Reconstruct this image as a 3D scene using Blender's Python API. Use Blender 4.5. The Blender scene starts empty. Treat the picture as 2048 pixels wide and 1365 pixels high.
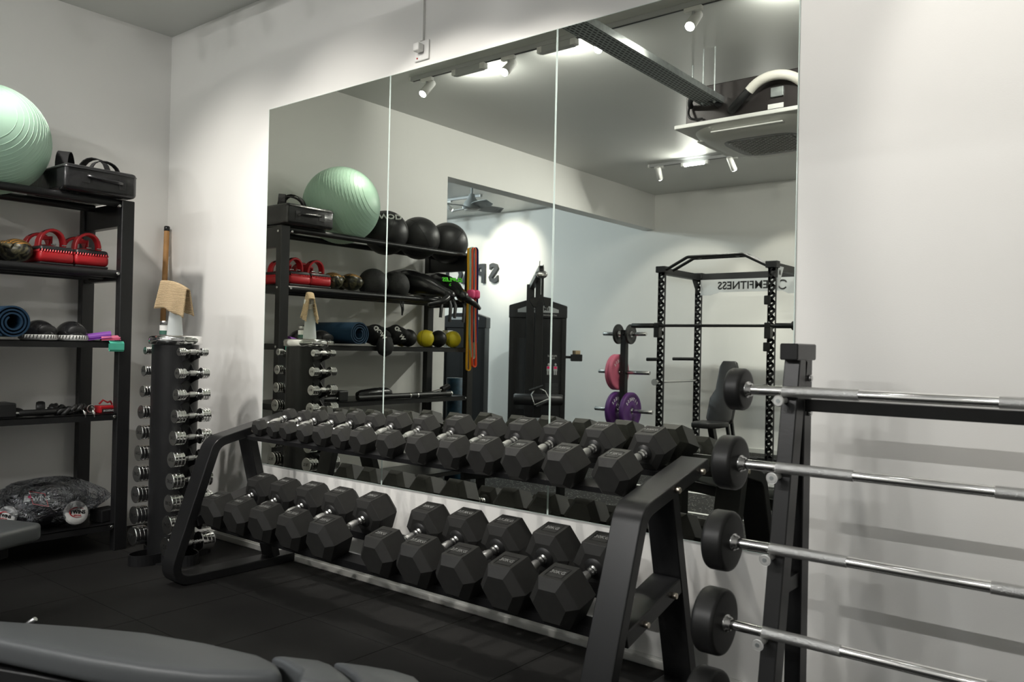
import bpy, bmesh, math, random
from mathutils import Matrix, Vector, Euler
random.seed(7)
S = bpy.context.scene
COL = S.collection
PI = math.pi

# ------------------------------------------------------------------ camera
CAM = Vector((5.053873, -2.706198, 1.172586))
def cam_axes(yaw, pitch, roll):
    f = Vector((-math.sin(yaw)*math.cos(pitch), math.cos(yaw)*math.cos(pitch), math.sin(pitch)))
    r = f.cross(Vector((0, 0, 1))).normalized(); u = r.cross(f)
    c, s = math.cos(roll), math.sin(roll)
    return c*r+s*u, -s*r+c*u, f
cr, cu, cf = cam_axes(0.675108, 0.0071977, 0.0212744)
cd = bpy.data.cameras.new('camera'); cam = bpy.data.objects.new('camera', cd); COL.objects.link(cam)
m3 = Matrix((cr, cu, -cf)).transposed()
cam.matrix_world = Matrix.Translation(CAM) @ m3.to_4x4()
cd.sensor_width = 36; cd.lens = 1624.13/2048*36; cd.clip_start = .05
cd.dof.use_dof = True; cd.dof.focus_distance = 4.2; cd.dof.aperture_fstop = 4.5
S.camera = cam

# ------------------------------------------------------------------ world, exposure
w = bpy.data.worlds.new('world'); S.world = w; w.use_nodes = True
w.node_tree.nodes['Background'].inputs[0].default_value = (.6, .65, .7, 1)
w.node_tree.nodes['Background'].inputs[1].default_value = .05
S.view_settings.view_transform = 'Standard'; S.view_settings.look = 'None'
S.view_settings.gamma = 1; S.view_settings.use_curve_mapping = False
S.view_settings.exposure = 0.27
SPOT_W, LIN_W = 74, 11          # track lamps (the lights themselves are made with each lamp below)

# ------------------------------------------------------------------ materials
MATS = {}
def mat(name, col, rough=.5, metal=0., bump=None, spec=.5, var=None, coat=0., trans=0., emit=None, alpha=1., sss=0., ior=1.45, coord='Object'):
    if name in MATS: return MATS[name]
    m = bpy.data.materials.new(name); m.use_nodes = True
    nt = m.node_tree; b = nt.nodes['Principled BSDF']
    b.inputs['Base Color'].default_value = (*col, 1); b.inputs['Roughness'].default_value = rough
    b.inputs['Metallic'].default_value = metal; b.inputs['Specular IOR Level'].default_value = spec
    b.inputs['Coat Weight'].default_value = coat; b.inputs['Coat Roughness'].default_value = .12
    b.inputs['Transmission Weight'].default_value = trans; b.inputs['Alpha'].default_value = alpha
    b.inputs['IOR'].default_value = ior
    if sss: b.inputs['Subsurface Weight'].default_value = sss
    if emit:
        b.inputs['Emission Color'].default_value = (*emit[0], 1); b.inputs['Emission Strength'].default_value = emit[1]
    tc = nt.nodes.new('ShaderNodeTexCoord')
    if var:      # (scale, amount)  gentle tonal variation
        n = nt.nodes.new('ShaderNodeTexNoise'); n.inputs['Scale'].default_value = var[0]; n.inputs['Detail'].default_value = 5
        nt.links.new(tc.outputs[coord], n.inputs['Vector'])
        mr = nt.nodes.new('ShaderNodeMapRange'); mr.inputs[1].default_value = .25; mr.inputs[2].default_value = .75
        mr.inputs[3].default_value = 1-var[1]; mr.inputs[4].default_value = 1+var[1]
        nt.links.new(n.outputs['Fac'], mr.inputs[0])
        mx = nt.nodes.new('ShaderNodeMix'); mx.data_type = 'RGBA'; mx.blend_type = 'MULTIPLY'; mx.inputs[0].default_value = 1
        mx.inputs[6].default_value = (*col, 1); nt.links.new(mr.outputs[0], mx.inputs[7])
        nt.links.new(mx.outputs[2], b.inputs['Base Color'])
    if bump:     # (scale, strength, distance)
        n = nt.nodes.new('ShaderNodeTexNoise'); n.inputs['Scale'].default_value = bump[0]; n.inputs['Detail'].default_value = 4
        nt.links.new(tc.outputs[coord], n.inputs['Vector'])
        bn = nt.nodes.new('ShaderNodeBump'); bn.inputs['Strength'].default_value = bump[1]
        bn.inputs['Distance'].default_value = bump[2] if len(bump) > 2 else .003
        nt.links.new(n.outputs['Fac'], bn.inputs['Height']); nt.links.new(bn.outputs['Normal'], b.inputs['Normal'])
    MATS[name] = m
    return m

M_WALL = mat('wall_paint', (.80, .795, .77), .55, bump=(220, .12, .002), var=(1.3, .02))
M_CEIL = mat('ceiling_paint', (.60, .61, .59), .38, bump=(90, .08, .002), var=(.8, .05))
M_WALL_COOL = mat('wall_paint_side_room', (.72, .77, .78), .55, bump=(200, .1, .002), var=(1.1, .02))
M_TRIM = mat('skirting_white', (.62, .62, .59), .45, var=(3, .06))
M_BLACK = mat('black_powder_coat', (.016, .0162, .017), .31, bump=(420, .25, .0008), spec=.45)
M_BLACK2 = mat('black_matte_steel', (.010, .010, .011), .5, bump=(300, .2, .0008))
M_RUBBER = mat('black_rubber', (.025, .0247, .0235), .55, bump=(260, .3, .001), spec=.36, var=(30, .12))
M_RUBBER_S = mat('black_rubber_smooth', (.014, .014, .014), .42, bump=(200, .15, .0008))
M_MARK = mat('moulded_marking', (.27, .27, .26), .5)
M_CHROME = mat('chrome', (.90, .90, .89), .11, 1., var=(6, .05))
M_CHROME_R = mat('brushed_chrome_end', (.55, .55, .53), .32, 1., bump=(160, .15, .0006))
M_HANDLE = mat('polished_handle', (.80, .80, .79), .24, 1., var=(6, .05))
M_PEG = mat('nickel_peg', (.72, .72, .70), .42, .6, bump=(60, .05, .0005))
M_STEEL = mat('steel', (.6, .6, .6), .25, 1., bump=(60, .05, .0005))
M_ZINC = mat('galvanised_steel', (.42, .45, .45), .42, .85, var=(25, .2))
M_VINYL = mat('grey_vinyl', (.092, .098, .102), .42, bump=(380, .3, .0009), spec=.5)
M_VINYL_B = mat('black_vinyl', (.018, .018, .019), .38, bump=(350, .25, .0008))
M_GLOSSB = mat('black_gloss_leather', (.014, .014, .015), .25, bump=(38, .45, .004), coat=.3)
M_GREEN = mat('green_ball_vinyl', (.37, .555, .435), .42, spec=.45, sss=.0, bump=(30, .04, .002))
M_GREENL = mat('green_ball_rib', (.46, .64, .52), .35)
M_RED = mat('red_leather', (.42, .012, .018), .36, bump=(120, .2, .001))
M_REDS = mat('red_stitch', (.65, .02, .03), .5)
M_WHITEP = mat('white_plastic', (.78, .78, .76), .4, bump=(50, .02, .001))
M_GREYP = mat('pale_grey_plastic', (.45, .46, .46), .45, bump=(50, .02, .001))
M_BLUE = mat('navy_foam', (.008, .040, .085), .75, bump=(300, .5, .001))
M_TEAL = mat('teal_band', (.10, .56, .40), .55, var=(12, .1)); M_PINK = mat('pink_band', (.68, .17, .28), .55, var=(12, .1))
M_PURP = mat('purple_band', (.25, .07, .42), .5, var=(12, .1)); M_YEL = mat('yellow_rubber', (.68, .56, .02), .45, bump=(90, .2, .001))
M_ORANGE = mat('orange_band', (.80, .10, .03), .5, var=(9, .1)); M_AMBER = mat('amber_band', (.72, .38, .02), .5, var=(9, .1))
M_MINT = mat('mint_band', (.32, .52, .42), .5, var=(9, .1)); M_NAVY = mat('navy_band', (.02, .03, .16), .5, var=(9, .1))
M_WOOD = mat('wooden_stick', (.42, .22, .075), .5, bump=(80, .2, .001), var=(9, .25))
M_PINKF = mat('pink_foam', (.72, .07, .20), .6, bump=(220, .2, .0008))
M_PLUM = mat('purple_bumper', (.085, .024, .140), .45, bump=(120, .15, .0008)); M_ROSE = mat('pink_bumper', (.55, .13, .20), .45, bump=(120, .15, .0008))
M_TEXTW = mat('white_print', (.75, .75, .73), .5); M_TEXTG = mat('green_print', (.10, .75, .03), .5)
M_LETTER = mat('charcoal_letter', (.045, .05, .055), .5, var=(8, .1))
M_CANVAS = mat('black_cloth', (.012, .012, .013), .8, bump=(500, .5, .001))
M_CLEAR = mat('spray_bottle_plastic', (.80, .84, .84), .35, trans=.55, ior=1.2)
M_GLASS = mat('jar_glass', (.9, .92, .9), .05, trans=.9)
M_JARG = mat('jar_label_green', (.03, .10, .07), .5); M_JARW = mat('jar_label_white', (.75, .75, .72), .5)
M_LIDM = mat('metal_lid', (.5, .5, .48), .3, 1.)
M_LED = mat('lamp_lens', (1, 1, 1), .3, emit=((1, .98, .95), 60)); M_LEDT = mat('lamp_tube', (1, 1, 1), .3, emit=((.95, .98, 1), 22))
M_HUNG = mat('insulation_white', (.62, .6, .55), .7, bump=(40, .5, .004))
M_BODYD = mat('dark_casing', (.035, .030, .030), .4, .3, var=(20, .1))
M_BRASS = mat('bolt_brass', (.62, .56, .48), .35, 1.)
M_LINE = mat('white_floor_tape', (.8, .8, .78), .5, var=(20, .1))
M_PINKSTRIPE = mat('hot_pink_dot', (.85, .02, .15), .5)
M_BACK = mat('shroud_black', (.020, .021, .023), .38, bump=(200, .1, .0008))
M_SILVER = mat('silver_panel', (.46, .48, .49), .4, .3)
M_FAN = mat('fan_grey', (.38, .40, .40), .45)

def node_mat(name, fn):
    m = bpy.data.materials.new(name); m.use_nodes = True; fn(m.node_tree, m.node_tree.nodes['Principled BSDF']); MATS[name] = m; return m
def _floor(nt, b):
    tc = nt.nodes.new('ShaderNodeTexCoord')
    geo = nt.nodes.new('ShaderNodeNewGeometry')
    n1 = nt.nodes.new('ShaderNodeTexNoise'); n1.inputs['Scale'].default_value = 1.1; n1.inputs['Detail'].default_value = 6
    nt.links.new(geo.outputs['Position'], n1.inputs['Vector'])
    r1 = nt.nodes.new('ShaderNodeValToRGB'); r1.color_ramp.elements[0].color = (.0065, .0063, .006, 1); r1.color_ramp.elements[1].color = (.021, .0205, .0195, 1)
    r1.color_ramp.elements[0].position = .35; r1.color_ramp.elements[1].position = .7
    nt.links.new(n1.outputs['Fac'], r1.inputs[0])
    v = nt.nodes.new('ShaderNodeTexVoronoi'); v.inputs['Scale'].default_value = 48
    nt.links.new(geo.outputs['Position'], v.inputs['Vector'])
    r2 = nt.nodes.new('ShaderNodeMath'); r2.operation = 'LESS_THAN'; r2.inputs[1].default_value = .27
    nt.links.new(v.outputs['Distance'], r2.inputs[0])
    sep = nt.nodes.new('ShaderNodeSeparateColor'); nt.links.new(v.outputs['Color'], sep.inputs[0])
    r3 = nt.nodes.new('ShaderNodeMath'); r3.operation = 'GREATER_THAN'; r3.inputs[1].default_value = .45
    nt.links.new(sep.outputs[0], r3.inputs[0])
    sp = nt.nodes.new('ShaderNodeSeparateXYZ'); nt.links.new(geo.outputs['Position'], sp.inputs[0])
    fl = nt.nodes.new('ShaderNodeMath'); fl.operation = 'LESS_THAN'; fl.inputs[1].default_value = -2.27   # flecked tiles start here
    nt.links.new(sp.outputs[1], fl.inputs[0])
    k = nt.nodes.new('ShaderNodeMath'); k.operation = 'MULTIPLY'; nt.links.new(r2.outputs[0], k.inputs[0]); nt.links.new(r3.outputs[0], k.inputs[1])
    k2 = nt.nodes.new('ShaderNodeMath'); k2.operation = 'MULTIPLY'; nt.links.new(k.outputs[0], k2.inputs[0]); nt.links.new(fl.outputs[0], k2.inputs[1])
    mx = nt.nodes.new('ShaderNodeMix'); mx.data_type = 'RGBA'; nt.links.new(k2.outputs[0], mx.inputs[0])
    nt.links.new(r1.outputs[0], mx.inputs[6]); mx.inputs[7].default_value = (.20, .20, .19, 1)
    nt.links.new(mx.outputs[2], b.inputs['Base Color'])
    b.inputs['Roughness'].default_value = .78; b.inputs['Specular IOR Level'].default_value = .22
    n2 = nt.nodes.new('ShaderNodeTexNoise'); n2.inputs['Scale'].default_value = 240; nt.links.new(geo.outputs['Position'], n2.inputs['Vector'])
    bn = nt.nodes.new('ShaderNodeBump'); bn.inputs['Strength'].default_value = .35; bn.inputs['Distance'].default_value = .002
    nt.links.new(n2.outputs['Fac'], bn.inputs['Height']); nt.links.new(bn.outputs['Normal'], b.inputs['Normal'])
M_FLOOR = node_mat('rubber_floor', _floor)
def _mirror(nt, b):
    g = nt.nodes.new('ShaderNodeBsdfGlossy'); g.inputs['Roughness'].default_value = 0.0
    g.inputs['Color'].default_value = (.78, .80, .73, 1)
    nt.links.new(g.outputs[0], nt.nodes['Material Output'].inputs[0])
M_MIRROR = node_mat('mirror_silvering', _mirror)
M_MEDGE = mat('mirror_edge_glass', (.62, .72, .68), .15, spec=.8)
def _camo(nt, b):
    tc = nt.nodes.new('ShaderNodeTexCoord')
    n = nt.nodes.new('ShaderNodeTexNoise'); n.inputs['Scale'].default_value = 16; n.inputs['Detail'].default_value = 2; n.inputs['Distortion'].default_value = 2
    nt.links.new(tc.outputs['Object'], n.inputs['Vector'])
    r = nt.nodes.new('ShaderNodeValToRGB'); r.color_ramp.interpolation = 'CONSTANT'
    e = r.color_ramp.elements; e[0].color = (.015, .015, .012, 1); e[1].position = .47; e[1].color = (.07, .065, .035, 1)
    x = e.new(.58); x.color = (.13, .115, .065, 1)
    nt.links.new(n.outputs['Fac'], r.inputs[0])
    # gold print on the back of the hand
    n2 = nt.nodes.new('ShaderNodeTexWave'); n2.inputs['Scale'].default_value = 14; n2.inputs['Distortion'].default_value = 9; n2.inputs['Detail'].default_value = 2
    nt.links.new(tc.outputs['Object'], n2.inputs['Vector'])
    s = nt.nodes.new('ShaderNodeSeparateXYZ'); nt.links.new(tc.outputs['Object'], s.inputs[0])
    a = nt.nodes.new('ShaderNodeMath'); a.operation = 'GREATER_THAN'; a.inputs[1].default_value = .028; nt.links.new(s.outputs[2], a.inputs[0])
    c = nt.nodes.new('ShaderNodeMath'); c.operation = 'GREATER_THAN'; c.inputs[1].default_value = .55; nt.links.new(n2.outputs['Fac'], c.inputs[0])
    k = nt.nodes.new('ShaderNodeMath'); k.operation = 'MULTIPLY'; nt.links.new(a.outputs[0], k.inputs[0]); nt.links.new(c.outputs[0], k.inputs[1])
    mx = nt.nodes.new('ShaderNodeMix'); mx.data_type = 'RGBA'; nt.links.new(k.outputs[0], mx.inputs[0]); nt.links.new(r.outputs[0], mx.inputs[6])
    mx.inputs[7].default_value = (.52, .25, .055, 1); nt.links.new(mx.outputs[2], b.inputs['Base Color']); b.inputs['Roughness'].default_value = .35
M_CAMO = node_mat('camouflage_leather', _camo)
def _towel(nt, b):
    tc = nt.nodes.new('ShaderNodeTexCoord')
    n = nt.nodes.new('ShaderNodeTexNoise'); n.inputs['Scale'].default_value = 260; n.inputs['Detail'].default_value = 3
    nt.links.new(tc.outputs['Object'], n.inputs['Vector'])
    wv = nt.nodes.new('ShaderNodeTexWave'); wv.bands_direction = 'Z'; wv.inputs['Scale'].default_value = 45; wv.inputs['Distortion'].default_value = 2
    nt.links.new(tc.outputs['Object'], wv.inputs['Vector'])
    ad = nt.nodes.new('ShaderNodeMath'); ad.operation = 'ADD'; nt.links.new(n.outputs['Fac'], ad.inputs[0]); nt.links.new(wv.outputs['Fac'], ad.inputs[1])
    bn = nt.nodes.new('ShaderNodeBump'); bn.inputs['Strength'].default_value = .7; bn.inputs['Distance'].default_value = .004
    nt.links.new(ad.outputs[0], bn.inputs['Height']); nt.links.new(bn.outputs['Normal'], b.inputs['Normal'])
    r = nt.nodes.new('ShaderNodeValToRGB'); r.color_ramp.elements[0].color = (.42, .30, .17, 1); r.color_ramp.elements[1].color = (.62, .48, .30, 1)
    nt.links.new(n.outputs['Fac'], r.inputs[0]); nt.links.new(r.outputs[0], b.inputs['Base Color']); b.inputs['Roughness'].default_value = .95
M_TOWEL = node_mat('beige_terry', _towel)
def _film(nt, b):
    t = nt.nodes.new('ShaderNodeBsdfTransparent'); t.inputs[0].default_value = (.93, .94, .95, 1)
    g = nt.nodes.new('ShaderNodeBsdfGlossy'); g.inputs['Roughness'].default_value = .09; g.inputs[0].default_value = (.9, .93, 1, 1)
    n = nt.nodes.new('ShaderNodeTexNoise'); n.inputs['Scale'].default_value = 22; n.inputs['Detail'].default_value = 3; n.inputs['Distortion'].default_value = 1.5
    tc = nt.nodes.new('ShaderNodeTexCoord'); nt.links.new(tc.outputs['Object'], n.inputs['Vector'])
    bn = nt.nodes.new('ShaderNodeBump'); bn.inputs['Strength'].default_value = 1; bn.inputs['Distance'].default_value = .03
    nt.links.new(n.outputs['Fac'], bn.inputs['Height']); nt.links.new(bn.outputs['Normal'], g.inputs['Normal'])
    fr = nt.nodes.new('ShaderNodeFresnel'); fr.inputs[0].default_value = 1.45; nt.links.new(bn.outputs['Normal'], fr.inputs['Normal'])
    a = nt.nodes.new('ShaderNodeMath'); a.operation = 'MULTIPLY_ADD'; a.inputs[1].default_value = 1.3; a.inputs[2].default_value = .14; nt.links.new(fr.outputs[0], a.inputs[0])
    mx = nt.nodes.new('ShaderNodeMixShader'); nt.links.new(a.outputs[0], mx.inputs[0]); nt.links.new(t.outputs[0], mx.inputs[1]); nt.links.new(g.outputs[0], mx.inputs[2])
    nt.links.new(mx.outputs[0], nt.nodes['Material Output'].inputs[0])
M_FILM = node_mat('clear_plastic_film', _film)
def _knurl(nt, b):
    b.inputs['Metallic'].default_value = 1; b.inputs['Base Color'].default_value = (.62, .62, .61, 1); b.inputs['Roughness'].default_value = .42
    tc = nt.nodes.new('ShaderNodeTexCoord'); v = nt.nodes.new('ShaderNodeTexVoronoi'); v.inputs['Scale'].default_value = 520
    nt.links.new(tc.outputs['Object'], v.inputs['Vector']); bn = nt.nodes.new('ShaderNodeBump'); bn.inputs['Strength'].default_value = .8; bn.inputs['Distance'].default_value = .001
    nt.links.new(v.outputs['Distance'], bn.inputs['Height']); nt.links.new(bn.outputs['Normal'], b.inputs['Normal'])
M_KNURL = node_mat('knurled_steel', _knurl)
def _perf(nt, b):
    tc = nt.nodes.new('ShaderNodeTexCoord'); br = nt.nodes.new('ShaderNodeTexBrick')
    mp = nt.nodes.new('ShaderNodeMapping'); mp.inputs['Rotation'].default_value = (0, 0, PI/2); nt.links.new(tc.outputs['Object'], mp.inputs[0]); nt.links.new(mp.outputs[0], br.inputs[0])
    br.inputs['Scale'].default_value = 12; br.inputs['Mortar Size'].default_value = .055; br.inputs['Brick Width'].default_value = .5; br.inputs['Row Height'].default_value = .25
    br.inputs['Color1'].default_value = (.03, .035, .035, 1); br.inputs['Color2'].default_value = (.03, .035, .035, 1); br.inputs['Mortar'].default_value = (.33, .36, .36, 1)
    nt.links.new(br.outputs[0], b.inputs['Base Color']); b.inputs['Roughness'].default_value = .45; b.inputs['Metallic'].default_value = .3
M_PERF = node_mat('perforated_zinc', _perf)

# ------------------------------------------------------------------ mesh builder
class MB:
    def __init__(s): s.v = []; s.f = []; s.sm = []
    def add(s, vs, fs, smooth=False):
        o = len(s.v); s.v += [Vector(p) for p in vs]; s.f += [[i+o for i in f] for f in fs]; s.sm += [smooth]*len(fs); return s
    def box(s, x0, x1, y0, y1, z0, z1, M=None):
        vs = [Vector((x, y, z)) for z in (z0, z1) for y in (y0, y1) for x in (x0, x1)]
        if M: vs = [M @ p for p in vs]
        return s.add(vs, [(0, 2, 3, 1), (4, 5, 7, 6), (0, 1, 5, 4), (2, 6, 7, 3), (0, 4, 6, 2), (1, 3, 7, 5)])
    def bar(s, a, b, wd, ht, up=(0, 0, 1)):
        a, b = Vector(a), Vector(b); d = (b-a); L = d.length; d.normalize(); up = Vector(up)
        sx = d.cross(up)
        if sx.length < 1e-4: sx = d.cross(Vector((1, 0, 0)))
        sx.normalize(); sz = sx.cross(d)
        M = Matrix((sx, d, sz)).transposed().to_4x4(); M.translation = a
        return s.box(-wd/2, wd/2, 0, L, -ht/2, ht/2, M)
    def lathe(s, prof, a, axis, seg=20, caps=True, sx=1., sy=1., smooth=True, ref=None):
        a = Vector(a); d = Vector(axis).normalized()
        u = Vector(ref) if ref else (Vector((0, 0, 1)) if abs(d.z) < .9 else Vector((1, 0, 0)))
        u = (u-d*u.dot(d)).normalized(); v = d.cross(u)
        vs = []; fs = []; n = len(prof)
        for r, h in prof:
            for i in range(seg):
                t = 2*PI*i/seg; vs.append(a+d*h+(u*math.cos(t)*sx+v*math.sin(t)*sy)*r)
        for j in range(n-1):
            for i in range(seg):
                k = (i+1) % seg; fs.append((j*seg+i, j*seg+k, (j+1)*seg+k, (j+1)*seg+i))
        s.add(vs, fs, smooth)
        if caps:
            s.add(vs[:seg], [tuple(range(seg))[::-1]]); s.add(vs[-seg:], [tuple(range(seg))])
        return s
    def cyl(s, a, b, r, seg=16, r2=None, ch=0.):
        a, b = Vector(a), Vector(b); L = (b-a).length; r2 = r if r2 is None else r2
        p = [(r, 0), (r2, L)] if not ch else [(r-ch, 0), (r, ch), (r2, L-ch), (r2-ch, L)]
        return s.lathe(p, a, b-a, seg)
    def tube(s, pts, r, seg=10, closed=False, flat=1., up=None, caps=True):
        pts = [Vector(p) for p in pts]; n = len(pts); rs = r if isinstance(r, (list, tuple)) else [r]*n
        vs = []; prev = None
        for i, p in enumerate(pts):
            if closed: t = pts[(i+1) % n]-pts[i-1]
            else: t = pts[min(i+1, n-1)]-pts[max(i-1, 0)]
            t.normalize()
            if up: u = Vector(up)
            elif prev is None: u = Vector((0, 0, 1)) if abs(t.z) < .9 else Vector((1, 0, 0))
            else: u = prev
            u = (u-t*u.dot(t)).normalized(); prev = u; q = t.cross(u)
            for k in range(seg):
                a = 2*PI*k/seg; vs.append(p+(u*math.cos(a)*flat+q*math.sin(a))*rs[i])
        fs = []
        for i in range(n if closed else n-1):
            j = (i+1) % n
            for k in range(seg):
                l = (k+1) % seg; fs.append((i*seg+k, i*seg+l, j*seg+l, j*seg+k))
        s.add(vs, fs, True)
        if not closed and caps: s.add(vs[:seg], [tuple(range(seg))[::-1]]); s.add(vs[-seg:], [tuple(range(seg))])
        return s
    def strip(s, pts, wvec, th, closed=False):      # flat ribbon: width along wvec
        pts = [Vector(p) for p in pts]; n = len(pts); wv = Vector(wvec); vs = []
        for i, p in enumerate(pts):
            t = (pts[(i+1) % n]-pts[i-1]) if closed else (pts[min(i+1, n-1)]-pts[max(i-1, 0)])
            nn = t.cross(wv).normalized()*th/2
            vs += [p-wv/2-nn, p+wv/2-nn, p+wv/2+nn, p-wv/2+nn]
        fs = []
        for i in range(n if closed else n-1):
            j = (i+1) % n
            for k in range(4):
                l = (k+1) % 4; fs.append((i*4+k, i*4+l, j*4+l, j*4+k))
        if not closed: fs += [(3, 2, 1, 0), tuple(range(len(vs)-4, len(vs)))]
        return s.add(vs, fs)
    def ell(s, c, r, seg=24, rings=14, z0=-1., z1=1., M=None, fn=None):
        c = Vector(c); vs = []; fs = []
        t0, t1 = math.asin(z0), math.asin(z1)
        for j in range(rings+1):
            t = t0+(t1-t0)*j/rings
            for i in range(seg):
                a = 2*PI*i/seg; p = Vector((math.cos(t)*math.cos(a), math.cos(t)*math.sin(a), math.sin(t)))
                if fn: p = fn(p)
                p = Vector((p.x*r[0], p.y*r[1], p.z*r[2]))
                if M: p = M @ p
                vs.append(c+p)
        for j in range(rings):
            for i in range(seg):
                k = (i+1) % seg; fs.append((j*seg+i, j*seg+k, (j+1)*seg+k, (j+1)*seg+i))
        s.add(vs, fs, True)
        if z0 > -1: s.add(vs[:seg], [tuple(range(seg))[::-1]])
        if z1 < 1: s.add(vs[-seg:], [tuple(range(seg))])
        return s
    def prism(s, poly, axis, a, b):     # polygon of 2D points extruded along axis
        n = len(poly)
        def P(q, h):
            if axis == 'x': return Vector((h, q[0], q[1]))
            if axis == 'y': return Vector((q[0], h, q[1]))
            return Vector((q[0], q[1], h))
        vs = [P(q, a) for q in poly]+[P(q, b) for q in poly]
        fs = [tuple(range(n))[::-1], tuple(range(n, 2*n))]+[(i, (i+1) % n, n+(i+1) % n, n+i) for i in range(n)]
        return s.add(vs, fs)
    def band2d(s, path, th, axis, a, b, smooth=False):     # thick 2D polyline extruded along axis
        n = len(path); L = []; R = []
        for i in range(n):
            p0 = Vector(path[max(i-1, 0)]); p1 = Vector(path[i]); p2 = Vector(path[min(i+1, n-1)])
            d1 = (p1-p0).normalized() if i > 0 else (p2-p1).normalized(); d2 = (p2-p1).normalized() if i < n-1 else d1
            nn = Vector((-(d1+d2).y, (d1+d2).x)).normalized(); k = th/2/max(.4, nn.dot(Vector((-d1.y, d1.x))))
            L.append(p1+nn*k); R.append(p1-nn*k)
        return s.prism(L+R[::-1], axis, a, b)
    def xf(s, M):
        s.v = [M @ p for p in s.v]; return s

def fillet(pts, rad, n=7):
    out = [pts[0]]
    for i in range(1, len(pts)-1):
        p0, p1, p2 = Vector(pts[i-1]), Vector(pts[i]), Vector(pts[i+1]); r = rad[i-1] if isinstance(rad, (list, tuple)) else rad
        a = (p0-p1).normalized(); b = (p2-p1).normalized(); ang = a.angle(b); d = r/math.tan(ang/2)
        A = p1+a*d; B = p1+b*d
        for k in range(n+1):
            t = k/n; out.append(tuple((A*(1-t)**2+p1*2*t*(1-t)+B*t*t)))
    out.append(pts[-1]); return out

def wmat(o):
    M = o.matrix_basis.copy()
    return wmat(o.parent) @ M if o.parent else M
def mesh(name, mb, bevel=None):
    me = bpy.data.meshes.new(name); me.from_pydata([tuple(p) for p in mb.v], [], mb.f)
    me.polygons.foreach_set('use_smooth', mb.sm)
    bm = bmesh.new(); bm.from_mesh(me); bmesh.ops.recalc_face_normals(bm, faces=bm.faces)
    if bevel:
        bmesh.ops.remove_doubles(bm, verts=bm.verts, dist=1e-6)
        ed = [e for e in bm.edges if len(e.link_faces) == 2 and e.calc_face_angle(0) > .5]
        bmesh.ops.bevel(bm, geom=ed, offset=bevel[0], segments=bevel[1], profile=.5, affect='EDGES', clamp_overlap=True)
        for f in bm.faces: f.smooth = True
    bm.to_mesh(me); bm.free(); me.update()
    if bevel: me.set_sharp_from_angle(angle=.7 if bevel[1] > 2 else .33)
    return me
def part(name, mb, m, parent=None, world=True, bevel=None):
    if parent is not None and world: mb.xf(wmat(parent).inverted())
    o = bpy.data.objects.new(name, mesh(name, mb, bevel)); o.data.materials.append(m); COL.objects.link(o); o.parent = parent
    return o
def thing(name, label, cat, loc=(0, 0, 0), rot=(0, 0, 0), group=None):
    o = bpy.data.objects.new(name, None); COL.objects.link(o); o.empty_display_size = .05
    o.location = loc; o.rotation_euler = rot; tag(o, label, cat, group); return o
def tag(o, label, cat, group=None):
    o['label'] = label; o['category'] = cat
    if group: o['group'] = group
    return o
def single(name, mb, m, label, cat, group=None, bevel=None, origin=None):
    if origin: mb.xf(Matrix.Translation(-Vector(origin)))
    o = part(name, mb, m, bevel=bevel)
    if origin: o.location = origin
    return tag(o, label, cat, group)
def struct(name, mb, m, parent=None, bevel=None):
    o = part(name, mb, m, parent, bevel=bevel)
    if parent is None: o['kind'] = 'structure'
    return o
def dup(root, loc=None, rot=None, label=None):
    def cp(o, par):
        c = o.copy(); COL.objects.link(c); c.parent = par
        for ch in [x for x in KIDS.get(o.name, [])]: cp(ch, c)
        return c
    global KIDS
    KIDS = {}
    stack = [root]
    for o in bpy.data.objects:
        if o.parent: KIDS.setdefault(o.parent.name, []).append(o)
    c = cp(root, None)
    if loc: c.location = loc
    if rot: c.rotation_euler = rot
    if label: c['label'] = label
    return c
TXT = {}
def text_mesh(s, size, ext=.002, bold=0., align='CENTER'):
    k = (s, size, ext, bold, align)
    if k in TXT: return TXT[k]
    c = bpy.data.curves.new('txt', 'FONT'); c.body = s; c.size = size; c.extrude = ext; c.offset = bold; c.align_x = align; c.align_y = 'CENTER'; c.resolution_u = 2
    o = bpy.data.objects.new('txt', c); COL.objects.link(o); bpy.context.view_layer.update()
    dg = bpy.context.evaluated_depsgraph_get(); me = bpy.data.meshes.new_from_object(o.evaluated_get(dg))
    bpy.data.objects.remove(o); bpy.data.curves.remove(c); TXT[k] = me; return me
def text(name, s, size, m, parent, M, ext=.002, bold=0., world=True):
    me = text_mesh(s, size, ext, bold)
    if not me.materials: me.materials.append(m)
    elif me.materials[0] != m: me = me.copy(); me.materials[0] = m
    o = bpy.data.objects.new(name, me); COL.objects.link(o); o.parent = parent
    o.matrix_basis = (wmat(parent).inverted() @ M) if (parent is not None and world) else M
    return o
def frame(o, xd, yd):       # matrix: text x along xd, up along yd
    xd = Vector(xd).normalized(); yd = Vector(yd); yd = (yd-xd*yd.dot(xd)).normalized(); z = xd.cross(yd)
    M = Matrix((xd, yd, z)).transposed().to_4x4(); M.translation = Vector(o); return M
ORD = ['first', 'second', 'third', 'fourth', 'fifth', 'sixth', 'seventh', 'eighth', 'ninth', 'tenth', 'eleventh', 'twelfth', 'thirteenth', 'fourteenth']

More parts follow.
